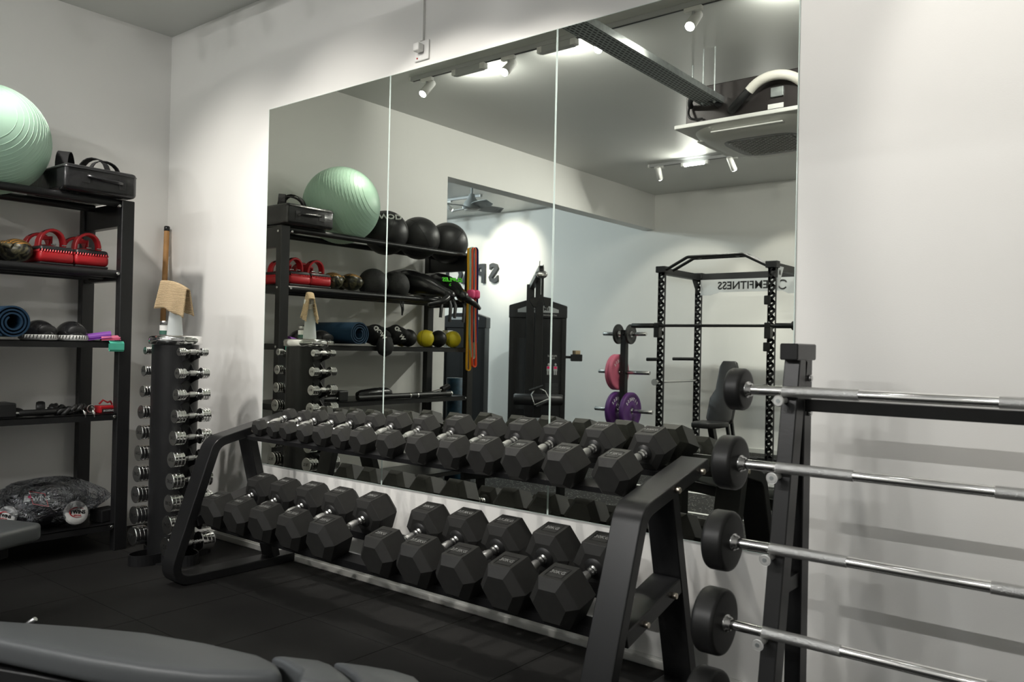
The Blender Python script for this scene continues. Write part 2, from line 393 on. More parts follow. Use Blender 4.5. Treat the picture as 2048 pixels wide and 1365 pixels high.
# ================================================================== room
ZC, D, XR, XL = 3.14, -6.47, 7.0, -4.6
fl = struct('floor', MB().box(XL-.2, XR+.2, D-.2, .2, -.12, -.012), M_RUBBER_S)
tile = mesh('floor_tile', MB().box(-.2483, .2483, -.2483, .2483, -.0115, 0)); tile.materials.append(M_FLOOR)
def lay(x, y):
    o = bpy.data.objects.new('floor_tile', tile); COL.objects.link(o); o.parent = fl; o.location = (x, y, 0)
cnt = 0
far_tiles = MB()
for i in range(-10, 14):
    for j in range(13):
        x, y = .23+.25+.5*i, -.27-.5*j
        if x-.25 > XR or x+.25 < XL: continue
        if -.2 < x < 5.6 and cnt < 299: lay(x, y); cnt += 1
        else: far_tiles.box(x-.2485, x+.2485, y-.2485, y+.2485, -.0115, 0)
ft = struct('floor_tile', far_tiles, M_FLOOR, fl); ft['kind'] = 'stuff'
struct('wall_back', MB().box(XL-.2, XR+.2, 0, .2, -.1, ZC+.1), M_WALL)
struct('wall_left', MB().box(-.166, 0, -2.64, 0, 0, ZC), M_WALL)
struct('trim_1', MB().box(-.166, 0, D, -2.64, 2.70, ZC), M_WALL)
struct('wall_front', MB().box(XL-.2, XR+.2, D-.2, D, -.1, ZC+.1), M_WALL)
struct('wall_right', MB().box(XR, XR+.2, D, 0, -.1, ZC+.1), M_WALL)
struct('wall_left_far', MB().box(XL-.2, XL, D, 0, -.1, ZC+.1), M_WALL_COOL)
struct('ceiling', MB().box(XL-.2, XR+.2, D-.2, .2, ZC, ZC+.12), M_CEIL)
struct('baseboard_back', MB().prism([(0, 0), (-.016, 0), (-.016, .027), (-.010, .029), (-.008, .036), (0, .036)], 'x', 0, XR), M_TRIM)
struct('baseboard_left', MB().box(0, .014, -2.64, -.016, 0, .05), M_TRIM)
struct('baseboard_front', MB().box(XL, XR, D, D+.014, 0, .05), M_TRIM)
for (a, b, lab) in (((1.5, -3.50), (4.6, -3.50), 'long white tape line across the flecked rubber floor'), ((1.45, -4.42), (1.80, -4.42), 'short white tape line in front of the power rack'),
                    ((1.80, -4.29), (2.00, -4.29), 'short white tape tick between the long line and the power rack'), ((2.19, -2.80), (2.19, -3.05), 'white tape tick running toward the mirror wall'),
                    ((2.30, -2.73), (2.80, -2.73), 'white tape line nearest the dumbbell rack'), ((1.97, -3.98), (2.08, -3.98), 'tiny white tape tick on the flecked floor')):
    single('floor_line', MB().bar((*a, .0007), (*b, .0007), .04, .0014), M_LINE, lab, 'floor line')

# ---- mirror panels
XM, ZB, ZT = 1.0971, .4862, 2.4857
for i, nm in enumerate(('left', 'middle', 'right')):
    x0, x1 = XM+i+.0008, XM+i+.9992
    t = thing('mirror_panel', f'tall frameless wall mirror panel, the {nm} one of three', 'mirror', ((x0+x1)/2, -.001, ZB), group='wall mirror panels')
    part('mirror_glass', MB().box(x0+.0035, x1-.0035, -.0055, -.001, ZB+.002, ZT-.002), M_MIRROR, t)
    part('polished_edge', MB().box(x0, x0+.0035, -.0055, -.001, ZB, ZT).box(x1-.0035, x1, -.0055, -.001, ZB, ZT)
         .box(x0+.0035, x1-.0035, -.0055, -.001, ZB, ZB+.002).box(x0+.0035, x1-.0035, -.0055, -.001, ZT-.002, ZT), M_MEDGE, t)

# ---- socket, plug and trunking above the mirror
t = thing('wall_socket', 'white square power socket with a plug above the mirror', 'socket', (2.31, 0, 2.515))
part('plate', MB().box(2.263, 2.357, -.010, 0, 2.515, 2.607), M_WHITEP, t, bevel=(.003, 2))
part('plug', MB().box(2.288, 2.328, -.048, -.010, 2.55, 2.59), M_WHITEP, t, bevel=(.008, 3))
part('switch_dot', MB().cyl((2.285, -.0105, 2.528), (2.285, -.013, 2.528), .004, 10), M_RED, t)
single('cable_trunking', MB().box(2.300, 2.322, -.014, 0, 2.607, ZC-.02).box(2.322, 2.60, -.014, 0, 2.80, 2.815), M_WHITEP,
       'slim white cable trunking running up the wall from the socket', 'trunking')

# ================================================================== ceiling fixtures
def track(x0, x1, y, label):
    t = thing('light_track', label, 'light track', ((x0+x1)/2, y, ZC))
    part('rail', MB().box(x0, x1, y-.018, y+.018, ZC-.03, ZC), M_GREYP, t, bevel=(.002, 1))
    part('slot', MB().box(x0+.02, x1-.02, y-.007, y+.007, ZC-.0315, ZC-.029), M_BLACK2, t)
    for x in (x0, x1): part('end_cap', MB().box(x-.008, x+.008, y-.019, y+.019, ZC-.032, ZC), M_WHITEP, t)
def spot(x, y, aim, label, power, ang=62, col=(1, .955, .89), size=.035, blend=.35):
    aim = Vector(aim); p = Vector((x, y, ZC-.11)); d = (aim-p).normalized()
    t = thing('track_spotlight', label, 'spotlight', (x, y, ZC-.03), group='cylindrical spotlights on the ceiling tracks')
    part('adapter', MB().box(x-.055, x+.055, y-.016, y+.016, ZC-.055, ZC-.0305), M_WHITEP, t, bevel=(.003, 1))
    part('stem', MB().cyl((x, y, ZC-.055), (x, y, ZC-.11), .008, 10), M_GREYP, t)
    h = part('lamp_head', MB().lathe([(.022, -.085), (.03, -.08), (.031, .06), (.028, .062)], p, d, 22), M_WHITEP, t)
    part('lens', MB().lathe([(.0265, .0622), (.026, .064)], p, d, 20), M_LED, h)
    l = bpy.data.lights.new('spot_lamp', 'SPOT'); l.energy = power; l.spot_size = math.radians(ang); l.spot_blend = blend; l.shadow_soft_size = size; l.color = col
    lo = bpy.data.objects.new('spot_lamp', l); COL.objects.link(lo); lo.parent = t
    M = d.to_track_quat('-Z', 'Y').to_matrix().to_4x4(); M.translation = p+d*.09
    lo.matrix_basis = wmat(t).inverted() @ M
def linear(x, y, sgn, label, power, L=.26, col=(1, .985, .955)):
    t = thing('linear_track_light', label, 'linear light', (x, y, ZC-.03), group='linear light heads on the ceiling tracks')
    part('housing', MB().box(x-L/2, x+L/2, y-.02, y+.02, ZC-(.075 if sgn < 0 else .062), ZC-.0305), M_GREYP, t, bevel=(.003, 1))
    for e in (-1, 1): part('end_block', MB().box(x+e*L/2-.02, x+e*L/2+.02, y-.023, y+.023, ZC-.07, ZC-.0305), M_WHITEP, t, bevel=(.003, 1))
    k_ = .55 if sgn > 0 else .9999; k2 = math.sqrt(1-k_*k_); a = Vector((0, sgn*k_, -k2)); u = Vector((0, k2, sgn*k_))
    c = Vector((x, y+sgn*.021, ZC-.056))
    M = Matrix((Vector((1, 0, 0)), u, a)).transposed().to_4x4(); M.translation = c
    part('diffuser', MB().box(-L/2+.02, L/2-.02, -.013, .013, -.004, .004, M), M_LEDT, t)
    l = bpy.data.lights.new('linear_lamp', 'AREA'); l.shape = 'RECTANGLE'; l.size = L-.04; l.size_y = .026; l.energy = power; l.color = col
    lo = bpy.data.objects.new('linear_lamp', l); COL.objects.link(lo); lo.parent = t
    Q = a.to_track_quat('-Z', 'Y').to_matrix().to_4x4(); Q.translation = c+a*.009
    lo.matrix_basis = wmat(t).inverted() @ Q
Y1, Y2 = -1.48, -4.93
track(.71, 5.9, Y1, 'white ceiling light track nearest the mirror wall')
track(.77, 5.2, Y2, 'white ceiling light track near the power rack')
track(-3.6, -1.87, -5.24, 'white ceiling light track in the side room by the fan')
spot(.87, Y1, (.85, .0, 1.3), 'lit white spotlight at the left end of the near track', SPOT_W*1.25, 84, blend=1.)
spot(1.63, Y1, (1.75, .0, 1.7), 'lit white spotlight second along the near track', SPOT_W, 72, blend=.85)
spot(2.36, Y1, (2.55, .0, 1.6), 'lit white spotlight half hidden by the cable tray', SPOT_W)
spot(2.97, Y1, (3.0, .0, 1.5), 'brightest white spotlight at the top right of the mirror', SPOT_W)
spot(4.0, Y1, (4.35, .0, 2.1), 'white spotlight on the near track above the barbell rack', SPOT_W*.58)
spot(5.0, Y1, (5.2, .0, 2.0), 'white spotlight at the far right of the near track', SPOT_W*.55)
linear(1.28, Y1, -1, 'grey linear light head between the first two spotlights', LIN_W*.8)
linear(2.03, Y1, -1, 'grey linear light head behind the mirror seam, near the cable tray', LIN_W*.8)
linear(3.5, Y1, -1, 'grey linear light head on the near track above the dumbbells', LIN_W*.8)
linear(4.5, Y1, -1, 'grey linear light head on the near track above the barbells', LIN_W*.8)
spot(.89, Y2, (.5, D, 1.2), 'white spotlight at the end of the far track aimed at the wall', SPOT_W*.5, 70)
spot(1.70, Y2, (1.9, D, 1.3), 'white spotlight on the far track under the air conditioner edge', SPOT_W*.5, 70)
spot(2.7, Y2, (2.7, D, 1.3), 'white spotlight on the far track hidden by the air conditioner', SPOT_W*.6, 70)
linear(1.30, Y2, 1, 'glowing linear light head on the far track', LIN_W*2.1)
linear(2.07, Y2, 1, 'glowing linear light head just below the air conditioner', LIN_W*2.1)
linear(3.0, Y2, 1, 'glowing linear light head on the far track right of the air conditioner', LIN_W*2.1)
linear(4.2, Y2, 1, 'glowing linear light head at the right end of the far track', LIN_W*2.1)
spot(-2.44, -5.24, (-2.30, D, 2.45), 'small lit spotlight in the side room', SPOT_W*1.5, 60, (1, .95, .86), blend=.8)
spot(-3.2, -5.24, (-3.1, D, 2.2), 'small spotlight beside it in the side room, behind the wall edge', SPOT_W*.5, 60, (1, .95, .86))
linear(-2.9, -5.24, 1, 'linear light head in the side room', LIN_W*2.4, col=(.80, .91, 1))
track(-4.0, -1.0, -2.6, 'added white ceiling track carrying the side room fill lamps')  # this track and its two cool lamps are added to brighten the side room
linear(-2.2, -2.6, -1, 'added linear fill lamp brightening the side room, right one', LIN_W*3, col=(.80, .91, 1))
linear(-3.2, -2.6, -1, 'added linear fill lamp brightening the side room, left one', LIN_W*3, col=(.80, .91, 1))

# ---- ceiling fan in the side room
FX, FY = -.91, -3.99
t = thing('ceiling_fan', 'grey four-bladed ceiling fan hanging in the side room', 'ceiling fan', (FX, FY, ZC))
part('canopy', MB().lathe([(.045, 0), (.06, .05)], (FX, FY, ZC-.05), (0, 0, 1), 20), M_FAN, t)
part('downrod', MB().cyl((FX, FY, 2.80), (FX, FY, ZC-.04), .012, 12), M_FAN, t)
part('motor', MB().lathe([(.03, .13), (.04, .09), (.085, .03), (.10, -.01), (.095, -.04)], (FX, FY, 2.72), (0, 0, 1), 24), M_FAN, t)
part('lamp_disc', MB().lathe([(.085, 0), (.07, -.014)], (FX, FY, 2.68), (0, 0, 1), 24), M_WHITEP, t)
for k in range(4):
    a = .35+k*PI/2; u = Vector((math.cos(a), math.sin(a), 0)); v = Vector((-u.y, u.x, 0)); b = MB(); pts = []
    for i in range(9):
        r = .07+.32*i/8; wd = .075*math.sin(.5+2.3*i/8)+.02; c = Vector((FX, FY, 2.712))+u*r
        pts.append((c-v*wd+Vector((0, 0, -.018)), c+v*wd*.8+Vector((0, 0, .018))))
    vs = []; 
    for p, q in pts: vs += [p, q, q-Vector((0, 0, .006)), p-Vector((0, 0, .006))]
    fs = [(i*4+j, i*4+(j+1) % 4, i*4+4+(j+1) % 4, i*4+4+j) for i in range(8) for j in range(4)]+[(0, 1, 2, 3), (35, 34, 33, 32)]
    b.add(vs, fs); part('blade', b, M_FAN, t)

# ---- cassette air conditioner
ax0, ax1, ay0, ay1 = 2.475, 3.43, -3.18, -2.22
t = thing('air_conditioner', 'ceiling cassette air conditioner with white panel and exposed dark casing', 'air conditioner', ((ax0+ax1)/2, (ay0+ay1)/2, ZC))
part('casing', MB().box(ax0+.06, ax1-.06, ay0+.06, ay1-.05, 2.685, 2.93), M_BODYD, t, bevel=(.006, 1))
part('fascia_panel', MB().box(ax0, ax1, ay0, ay1, 2.655, 2.683), M_WHITEP, t, bevel=(.006, 2))
cx, cy = (ax0+ax1)/2, (ay0+ay1)/2
def rsq(h, k, n=40):
    out = []
    for i in range(n):
        a = 2*PI*i/n; c, s_ = math.cos(a), math.sin(a); out.append((cx+h*math.copysign(abs(c)**k, c), cy+h*math.copysign(abs(s_)**k, s_)))
    return out
dome = MB(); rings = [(.45, 2.656, .62), (.43, 2.632, .6), (.37, 2.600, .52), (.31, 2.588, .45)]
vs = []
for h, z, k in rings: vs += [(x, y, z) for x, y in rsq(h, k)]
fs = [(j*40+i, j*40+(i+1) % 40, (j+1)*40+(i+1) % 40, (j+1)*40+i) for j in range(3) for i in range(40)]+[tuple(range(120, 160))]
dome.add(vs, fs, True); part('underside', dome, M_WHITEP, t)
g = MB()
for i in range(-9, 10):
    o = i*.033; L = .25 if abs(o) < .2 else .25-(abs(o)-.2)
    for sg in (1, -1):
        d = Vector((1, sg, 0)).normalized(); n = Vector((-sg, 1, 0)).normalized()
        hl = .30-abs(o)
        if hl > .03: g.bar(Vector((cx, cy, 2.585))+n*o-d*hl, Vector((cx, cy, 2.585))+n*o+d*hl, .006, .006)
part('grille_bars', g, M_GREYP, t)
part('grille_backing', MB().prism(rsq(.262, .45), 'z', 2.586, 2.5875), M_BLACK, t)
for a in range(4):
    Mz = Matrix.Translation((cx, cy, 0)) @ Matrix.Rotation(a*PI/2, 4, 'Z')
    part('louver', MB().box(-.24, .24, .375, .425, 2.612, 2.622, Mz), M_WHITEP, t, bevel=(.003, 1))
for x, y in ((ax0+.03, ay1-.2), (ax0+.03, ay0+.2), (ax1-.03, ay1-.2), (ax1-.03, ay0+.2)):
    part('hanger_rod', MB().cyl((x, y, 2.72), (x, y, ZC), .006, 8).cyl((x, y, 2.735), (x, y, 2.745), .013, 8), M_ZINC, t)
def bez(p, n=14):
    p = [Vector(q) for q in p]; out = []
    for i in range(n+1):
        k = i/n; out.append(p[0]*(1-k)**3+p[1]*3*k*(1-k)**2+p[2]*3*k*k*(1-k)+p[3]*k**3)
    return out
part('insulated_pipe', MB().tube(bez([(3.33, -2.30, 2.80), (3.30, -2.20, 2.90), (3.10, -2.20, 2.93), (3.00, -2.21, 2.82)]), .030, 14), M_HUNG, t)
part('drain_hose', MB().tube(bez([(3.01, -2.21, 2.835), (2.95, -2.2, 2.77), (2.91, -2.2, 2.74), (2.87, -2.25, 2.73)]), .026, 12), M_BLACK2, t)
part('junction_box', MB().box(3.12, 3.20, -2.272, -2.255, 2.77, 2.83), M_ZINC, t, bevel=(.003, 1))
part('rating_label', MB().box(3.10, 3.20, -2.2725, -2.268, 2.70, 2.73), M_TEXTW, t)
part('refrigerant_loop', MB().tube(bez([(2.58, -2.25, 2.80), (2.62, -2.1, 2.84), (2.75, -2.1, 2.82), (2.78, -2.26, 2.78)]), .018, 10), M_BLACK2, t)
part('power_cable', MB().tube(bez([(2.57, -2.25, 2.80), (2.57, -2.20, 2.70), (2.62, -2.20, 2.69), (2.66, -2.26, 2.71)]), .008, 8), M_BLACK2, t)

# ---- cable tray
t = thing('cable_tray', 'perforated galvanised cable tray hung from the ceiling toward the air conditioner', 'cable tray', (2.74, -1.3, 2.79))
part('tray_bed', MB().box(2.668, 2.812, -2.255, -.02, 2.789, 2.791), M_PERF, t)
part('side_rail', MB().box(2.666, 2.668, -2.255, -.02, 2.789, 2.828), M_ZINC, t); part('side_rail', MB().box(2.812, 2.814, -2.255, -.02, 2.789, 2.828), M_ZINC, t)
for y in (-2.18, -.62):
    for x in (2.70, 2.78): part('hanger_rod', MB().cyl((x, y, 2.775), (x, y, ZC), .005, 8).cyl((x, y, 2.779), (x, y, 2.787), .011, 8), M_ZINC, t)
single('cable_bundle', MB().tube([(2.77, -.02, 2.812), (2.775, -.8, 2.812), (2.765, -1.6, 2.812), (2.76, -1.95, 2.812)], .018, 10), M_HUNG,
       'pale insulated pipe lying along the cable tray', 'pipe')

# ---- wall lettering in the side room (reads left to right when facing it)
sg = thing('wall_sign', 'large charcoal letters reading SPACE on the side room wall', 'sign', (-3.1, D, 2.24))
for ch, x, wd in (('S', -2.635, 1), ('P', -2.885, 1), ('A', -3.12, 1), ('C', -3.385, 1), ('E', -3.63, 1)):
    text('letter', ch, .385, M_LETTER, sg, frame((x, D+.022, 2.24), (-1, 0, 0), (0, 0, 1)), .02, .012)

# ================================================================== hex dumbbell rack
XA0, XA1, XB0, XB1 = 1.335, 1.44, 3.715, 3.82
rk = thing('dumbbell_rack', 'black steel two-tier dumbbell rack under the mirror', 'dumbbell rack', (2.5775, -.35, 0))
loop = fillet([(-.015, .0225), (-.711, .0225), (-.4846, .6694), (-.045, .775)], [.085, .085], 9)
for a, b in ((XA0, XA1), (XB0, XB1)):
    f = part('side_frame', MB().band2d(loop, .045, 'x', a, b), M_BLACK, rk, bevel=(.004, 2))
    part('rear_leg', MB().bar(((a+b)/2, -.128, .045), ((a+b)/2, -.292, .70), b-a, .044, (0, 1, 0)), M_BLACK, rk, bevel=(.003, 1))
    part('shelf_bracket', MB().bar(((a+b)/2, -.585, .300), ((a+b)/2, -.24, .393), b-a, .052), M_BLACK, rk, bevel=(.003, 1))
    e = b+.001 if a > 2 else b+.001
    for y, z in ((-.29, .716), (-.112, .758), (-.30, .374), (-.482, .326)):
        if a > 2: part('bolt', MB().cyl((b-.002, y, z), (b+.016, y, z), .0105, 8, ch=.002), M_BRASS, rk)
        else: part('bolt', MB().cyl((b-.002, y, z), (b+.010, y, z), .0105, 8, ch=.002), M_BRASS, rk)
SL = .262; TILT = math.atan(SL)
def rail(y, z, lip=.02):
    # angle section: sloping seat with a lip along its outer edge
    d = Vector((0, 1, SL)).normalized(); n = Vector((0, -d.z, d.y))
    c = Vector((0, y, z)); p = []
    for u, v in ((-.030, 0), (.030, 0), (.030, -lip), (.026, -lip), (.026, -.005), (-.026, -.005), (-.026, -lip), (-.030, -lip)):
        q = c+d*u+n*v; p.append((q.y, q.z))
    return MB().prism(p, 'x', XA1, XB0)
T_Y, T_Z = -.2, .725      # centre of the top tier seat plane
B_Y, B_Z = -.385, .318
for yy in (-.095, .095): part('shelf_rail', rail(T_Y+yy, T_Z+yy*SL), M_BLACK2, rk)
for yy in (-.105, .105): part('shelf_rail', rail(B_Y+yy, B_Z+yy*SL, .034), M_BLACK2, rk)

def hex_head(af, L, sgn, hh):
    # local: axis +y; inner face at sgn*hh ; outer at sgn*(hh+L)
    R = af/2/math.cos(PI/6); ch = .33*R; b = MB(); prof = [(R*.62, 0), (R*.985, ch*.45), (R, ch*.55), (R, L-ch*.95), (R*.985, L-ch*.85), (R*.66, L), (.0001, L)]
    vs = []; fs = []
    for r, h in prof[:-1]:
        for i in range(6):
            a = i*PI/3; vs.append((r*math.cos(a), sgn*(hh+h), r*math.sin(a)))
    for j in range(len(prof)-2):
        for i in range(6):
            k = (i+1) % 6; fs.append((j*6+i, j*6+k, (j+1)*6+k, (j+1)*6+i))
    fs += [tuple(range(6)), tuple(range(len(vs)-6, len(vs)))]
    b.add(vs, fs); return b
def hex_dumbbell(af, hc, txt, label, group):
    t = thing('hex_dumbbell', label, 'dumbbell', (0, 0, 0), (TILT, 0, 0), group)
    grip = .064; L = 2*(hc-grip)
    for sg in (-1, 1):
        h = part('head', hex_head(af, L, sg, grip), M_RUBBER, t, world=False)
        w_ = af*.40; l_ = L*.42; z = af/2; c = sg*(grip+L/2)
        part('number_frame', MB().box(-w_/2, w_/2, c-l_/2, c-l_/2+.002, z-.001, z+.0012).box(-w_/2, w_/2, c+l_/2-.002, c+l_/2, z-.001, z+.0012)
             .box(-w_/2, -w_/2+.002, c-l_/2, c+l_/2, z-.001, z+.0012).box(w_/2-.002, w_/2, c-l_/2, c+l_/2, z-.001, z+.0012), M_RUBBER_S, h, world=False)
        text('weight_marking', txt, min(l_*.75, w_*.36), M_MARK, h, frame((0, c, z+.0005), (1, 0, 0), (0, 1, 0)), .0012, 0, world=False)
    hp = [(.0175, -grip-.004), (.0175, -grip+.010), (.0135, -grip+.013), (.0135, -grip+.018), (.0165, -grip+.020), (.0165, -grip+.026), (.0135, -grip+.029), (.0145, -grip+.036), (.0165, -.012)]
    hp = hp+[(r, -h) for r, h in hp[::-1]]
    part('handle', MB().lathe(hp, (0, 0, 0), (0, 1, 0), 18), M_HANDLE, t, world=False)
    part('grip', MB().lathe([(.0148, -.024), (.0172, -.010), (.0172, .010), (.0148, .024)], (0, 0, 0), (0, 1, 0), 18, caps=False), M_KNURL, t, world=False)
    for sg in (-1, 1):
        part('boss', MB().lathe([(af*.24, sg*(grip+.001)), (af*.20, sg*(grip-.006)), (.0178, sg*(grip-.009))], (0, 0, 0), (0, 1, 0), 16), M_RUBBER_S, t, world=False)
    return t
topx = [1.514, 1.640, 1.758, 1.893, 2.033, 2.170, 2.317, 2.492, 2.692, 2.872, 3.043, 3.214, 3.413, 3.623]
kg_t = ['2.5', '5', '7.5', '10', '12.5', '15', '17.5']; af_t = [.076, .084, .094, .104, .115, .124, .131]; hc_t = [.094, .098, .104, .112, .120, .124, .128]
botx = [1.534, 1.726, 1.933, 2.138, 2.360, 2.703, 2.908, 3.113, 3.333, 3.545]
kg_b = ['20', '22.5', '25', '27.5', '30']; af_b = [.150, .155, .160, .165, .170]; hc_b = [.129, .131, .133, .134, .135]
def fill(xs, kgs, afs, hcs, Y, Z, tier):
    for i in range(len(kgs)):
        proto = None
        for j in (0, 1):
            k = 2*i+j; af = afs[i]; up = af/2+.0005
            loc = (xs[k], Y-math.sin(TILT)*up, Z+math.cos(TILT)*up)
            lab = f'black rubber hex dumbbell with chrome handle, {ORD[k]} from the left on the {tier} tier'
            if proto is None:
                proto = hex_dumbbell(af, hcs[i], kgs[i]+'KG', lab, f'hex dumbbells on the {tier} tier'); proto.location = loc
            else: dup(proto, loc, None, lab)
fill(topx, kg_t, af_t, hc_t, T_Y, T_Z, 'upper'); fill(botx, kg_b, af_b, hc_b, B_Y, B_Z, 'lower')

# ================================================================== chrome dumbbell tower
TX, TY = .92, -.43
tw = thing('dumbbell_tower', 'black vertical dumbbell tower with chrome cap in the corner', 'dumbbell tower', (TX, TY, 0))
part('column', MB().lathe([(.118, .0), (.118, 1.145)], (TX, TY, 0), (0, 0, 1), 40), M_BLACK, tw)
part('cap', MB().lathe([(.124, 1.146), (.135, 1.150), (.136, 1.178), (.130, 1.190), (.118, 1.194)], (TX, TY, 0), (0, 0, 1), 44), M_CHROME, tw)
zr = [1.11-.111*i for i in range(10)]
def bracket(side, y):
    out = [(.10, 0.04)]
    for z in zr[::-1]:
        out += [(.11, z-.060), (.14, z-.046), (.192, z-.030), (.198, z-.006), (.192, z-.004), (.188, z-.014), (.174, z-.019), (.161, z-.012), (.158, z+.006), (.135, z+.022)]
    out += [(.10, 1.14)]
    return MB().prism([(TX+side*x, z) for x, z in out], 'y', TY+y-.0025, TY+y+.0025)
for sd in (-1, 1):
    for y in (-.028, .028): part('cradle_plate', bracket(sd, y), M_BLACK2, tw)
# base: flat bar bent into four lobes
pts = []
for i in range(96):
    a = 2*PI*i/96; r = .165+.058*math.cos(4*a)
    pts.append((TX+r*math.cos(a), TY+r*math.sin(a), .028))
part('base_loop', MB().strip(pts, (0, 0, .056), .006, True), M_BLACK2, tw)
part('base_plate', MB().lathe([(.14, 0), (.14, .008)], (TX, TY, 0), (0, 0, 1), 32), M_BLACK2, tw)
part('bolt', MB().cyl((TX-.09, TY-.17, .03), (TX-.09, TY-.155, .03), .010, 8), M_STEEL, tw)
rad = [.0215, .029, .0315, .037, .040, .042, .044, .046, .049, .051]
hl = [.080+.0052*i for i in range(10)]; hd = [.034, .040, .046, .050, .055, .058, .061, .064, .067, .070]
for i in range(10):
    r, L, H = rad[i], hl[i], hd[i]; proto = None
    for side, nm in ((-1, 'left'), (1, 'right')):
        loc = (TX+side*.174, TY, zr[i]+.0)
        lab = f'chrome {i+1} kg round dumbbell, {ORD[i]} from the top on the {nm} side of the tower'
        if proto is None:
            t = proto = thing('chrome_dumbbell', lab, 'dumbbell', loc, (0, 0, 0), 'chrome dumbbells on the tower')
            for sg in (-1, 1):
                pr = [(r*.9, L-H), (r*.97, L-H+.001), (r, L-H+.003), (r, L-H+.006)]
                for q in (.36, .68):
                    zz = L-H*(1-q); pr += [(r, zz-.0030), (r, zz-.0009), (r-.0010, zz-.0005), (r-.0010, zz+.0005), (r, zz+.0009), (r, zz+.0030)]
                pr += [(r, L-.006), (r, L-.003), (r-.001, L-.001), (r-.003, L)]
                h = part('head', MB().lathe([(a, sg*b) for a, b in pr], (0, 0, 0), (0, 1, 0), 28, caps=False), M_CHROME, t, world=False)
                part('end_face', MB().lathe([(r-.003, sg*L), (.0002, sg*(L+.0002))], (0, 0, 0), (0, 1, 0), 28, caps=False), M_CHROME_R, h, world=False)
                part('inner_face', MB().lathe([(r*.9, sg*(L-H)), (.010, sg*(L-H-.001))], (0, 0, 0), (0, 1, 0), 28, caps=False), M_CHROME, h, world=False)
                text('weight_marking', f'{i+1}KG', r*.62, M_BLACK, h, frame((0, sg*(L+.0003), 0), (-sg*-1 if sg < 0 else -1, 0, 0), (0, 0, 1)) if sg > 0 else frame((0, -(L+.0003), 0), (1, 0, 0), (0, 0, 1)), .0004, 0, world=False)
            g = L-H
            part('handle', MB().lathe([(.010, -g), (.010, -g+.006), (.014, -g+.007), (.014, -g+.012), (.0105, -g+.013), (.0125, -g+.02), (.0125, g-.02), (.0105, g-.013), (.014, g-.012), (.014, g-.007), (.010, g-.006), (.010, g)], (0, 0, 0), (0, 1, 0), 16, caps=False), M_CHROME, t, world=False)
            part('grip', MB().lathe([(.0128, -.016), (.0145, -.013), (.0145, .013), (.0128, .016)], (0, 0, 0), (0, 1, 0), 16, caps=False), M_KNURL, t, world=False)
        else: dup(proto, loc, None, lab)

# on top of the tower
LZ = 1.1945
j = thing('candle_jar', 'small glass jar with green and white label on the tower cap', 'jar', (.852, -.455, LZ))
part('glass', MB().lathe([(.026, 0), (.028, .003), (.028, .058), (.024, .062)], (.852, -.455, LZ), (0, 0, 1), 24), M_GLASS, j)
part('label_white', MB().lathe([(.0284, .026), (.0284, .054)], (.852, -.455, LZ), (0, 0, 1), 24, caps=False), M_JARW, j)
part('label_green', MB().lathe([(.0284, .006), (.0284, .026)], (.852, -.455, LZ), (0, 0, 1), 24, caps=False), M_JARG, j)
part('lid', MB().lathe([(.0275, .0625), (.0285, .064), (.0285, .076), (.027, .078)], (.852, -.455, LZ), (0, 0, 1), 24), M_LIDM, j)
BX, BY = .935, -.445
b = thing('spray_bottle', 'translucent white spray bottle under the beige towel on the tower', 'bottle', (BX, BY, LZ))
part('bottle', MB().lathe([(.038, 0), (.041, .004), (.040, .02), (.030, .13), (.016, .175), (.012, .185)], (BX, BY, LZ), (0, 0, 1), 28), M_CLEAR, b)
part('trigger_head', MB().lathe([(.014, .185), (.014, .215)], (BX, BY, LZ), (0, 0, 1), 14).box(BX-.05, BX+.03, BY-.012, BY+.012, LZ+.215, LZ+.245).bar((BX-.03, BY, LZ+.215), (BX-.045, BY, LZ+.17), .012, .008), M_WHITEP, b, bevel=(.003, 1))
tb = MB(); vs = []; nu, nv = 22, 30
ru = Vector((.86, .51, 0)).normalized(); rn = Vector((.51, -.86, 0))
for a in range(nu+1):
    u = -1+2*a/nu
    for c in range(nv+1):
        v = -1+2*c/nv; t_ = max(0, abs(v)-.12)/.88; sgn = 1 if v > 0 else -1
        ridge = LZ+.283-.022*u-.015*u*u
        drop = t_*(.150+.006*u*sgn+.004*math.sin(5*u))
        spread = (.016+.026*t_+.009*math.sin(5*u+sgn)*t_)*min(1, abs(v)/.12)
        along = u*(.074+.006*t_)-.010*t_*sgn
        p = Vector((BX, BY, 0))+ru*(along-.004)+rn*spread*sgn; p.z = ridge-drop
        vs.append(p)
fs = [(a*(nv+1)+c, a*(nv+1)+c+1, (a+1)*(nv+1)+c+1, (a+1)*(nv+1)+c) for a in range(nu) for c in range(nv)]
tb.add(vs, fs, True); tb.xf(Matrix.Translation((-BX, -BY, -LZ)))
o = part('towel', tb, M_TOWEL); o.location = (BX, BY, LZ); tag(o, 'beige terry face towel draped over the spray bottle', 'towel')
sm = o.modifiers.new('thick', 'SOLIDIFY'); sm.thickness = .007; sm.offset = 0
# stick in the corner
st = thing('wooden_stick', 'wooden pole with a black end cap leaning in the room corner', 'pole', (.30, -.20, 0))
a, b_ = Vector((.30, -.20, 0)), Vector((.047, -.028, 1.90)); dn = (b_-a).normalized()
part('shaft', MB().cyl(a, b_-dn*.03, .0165, 16), M_WOOD, st); part('end_cap', MB().cyl(b_-dn*.034, b_, .018, 16, ch=.003), M_BLACK, st)

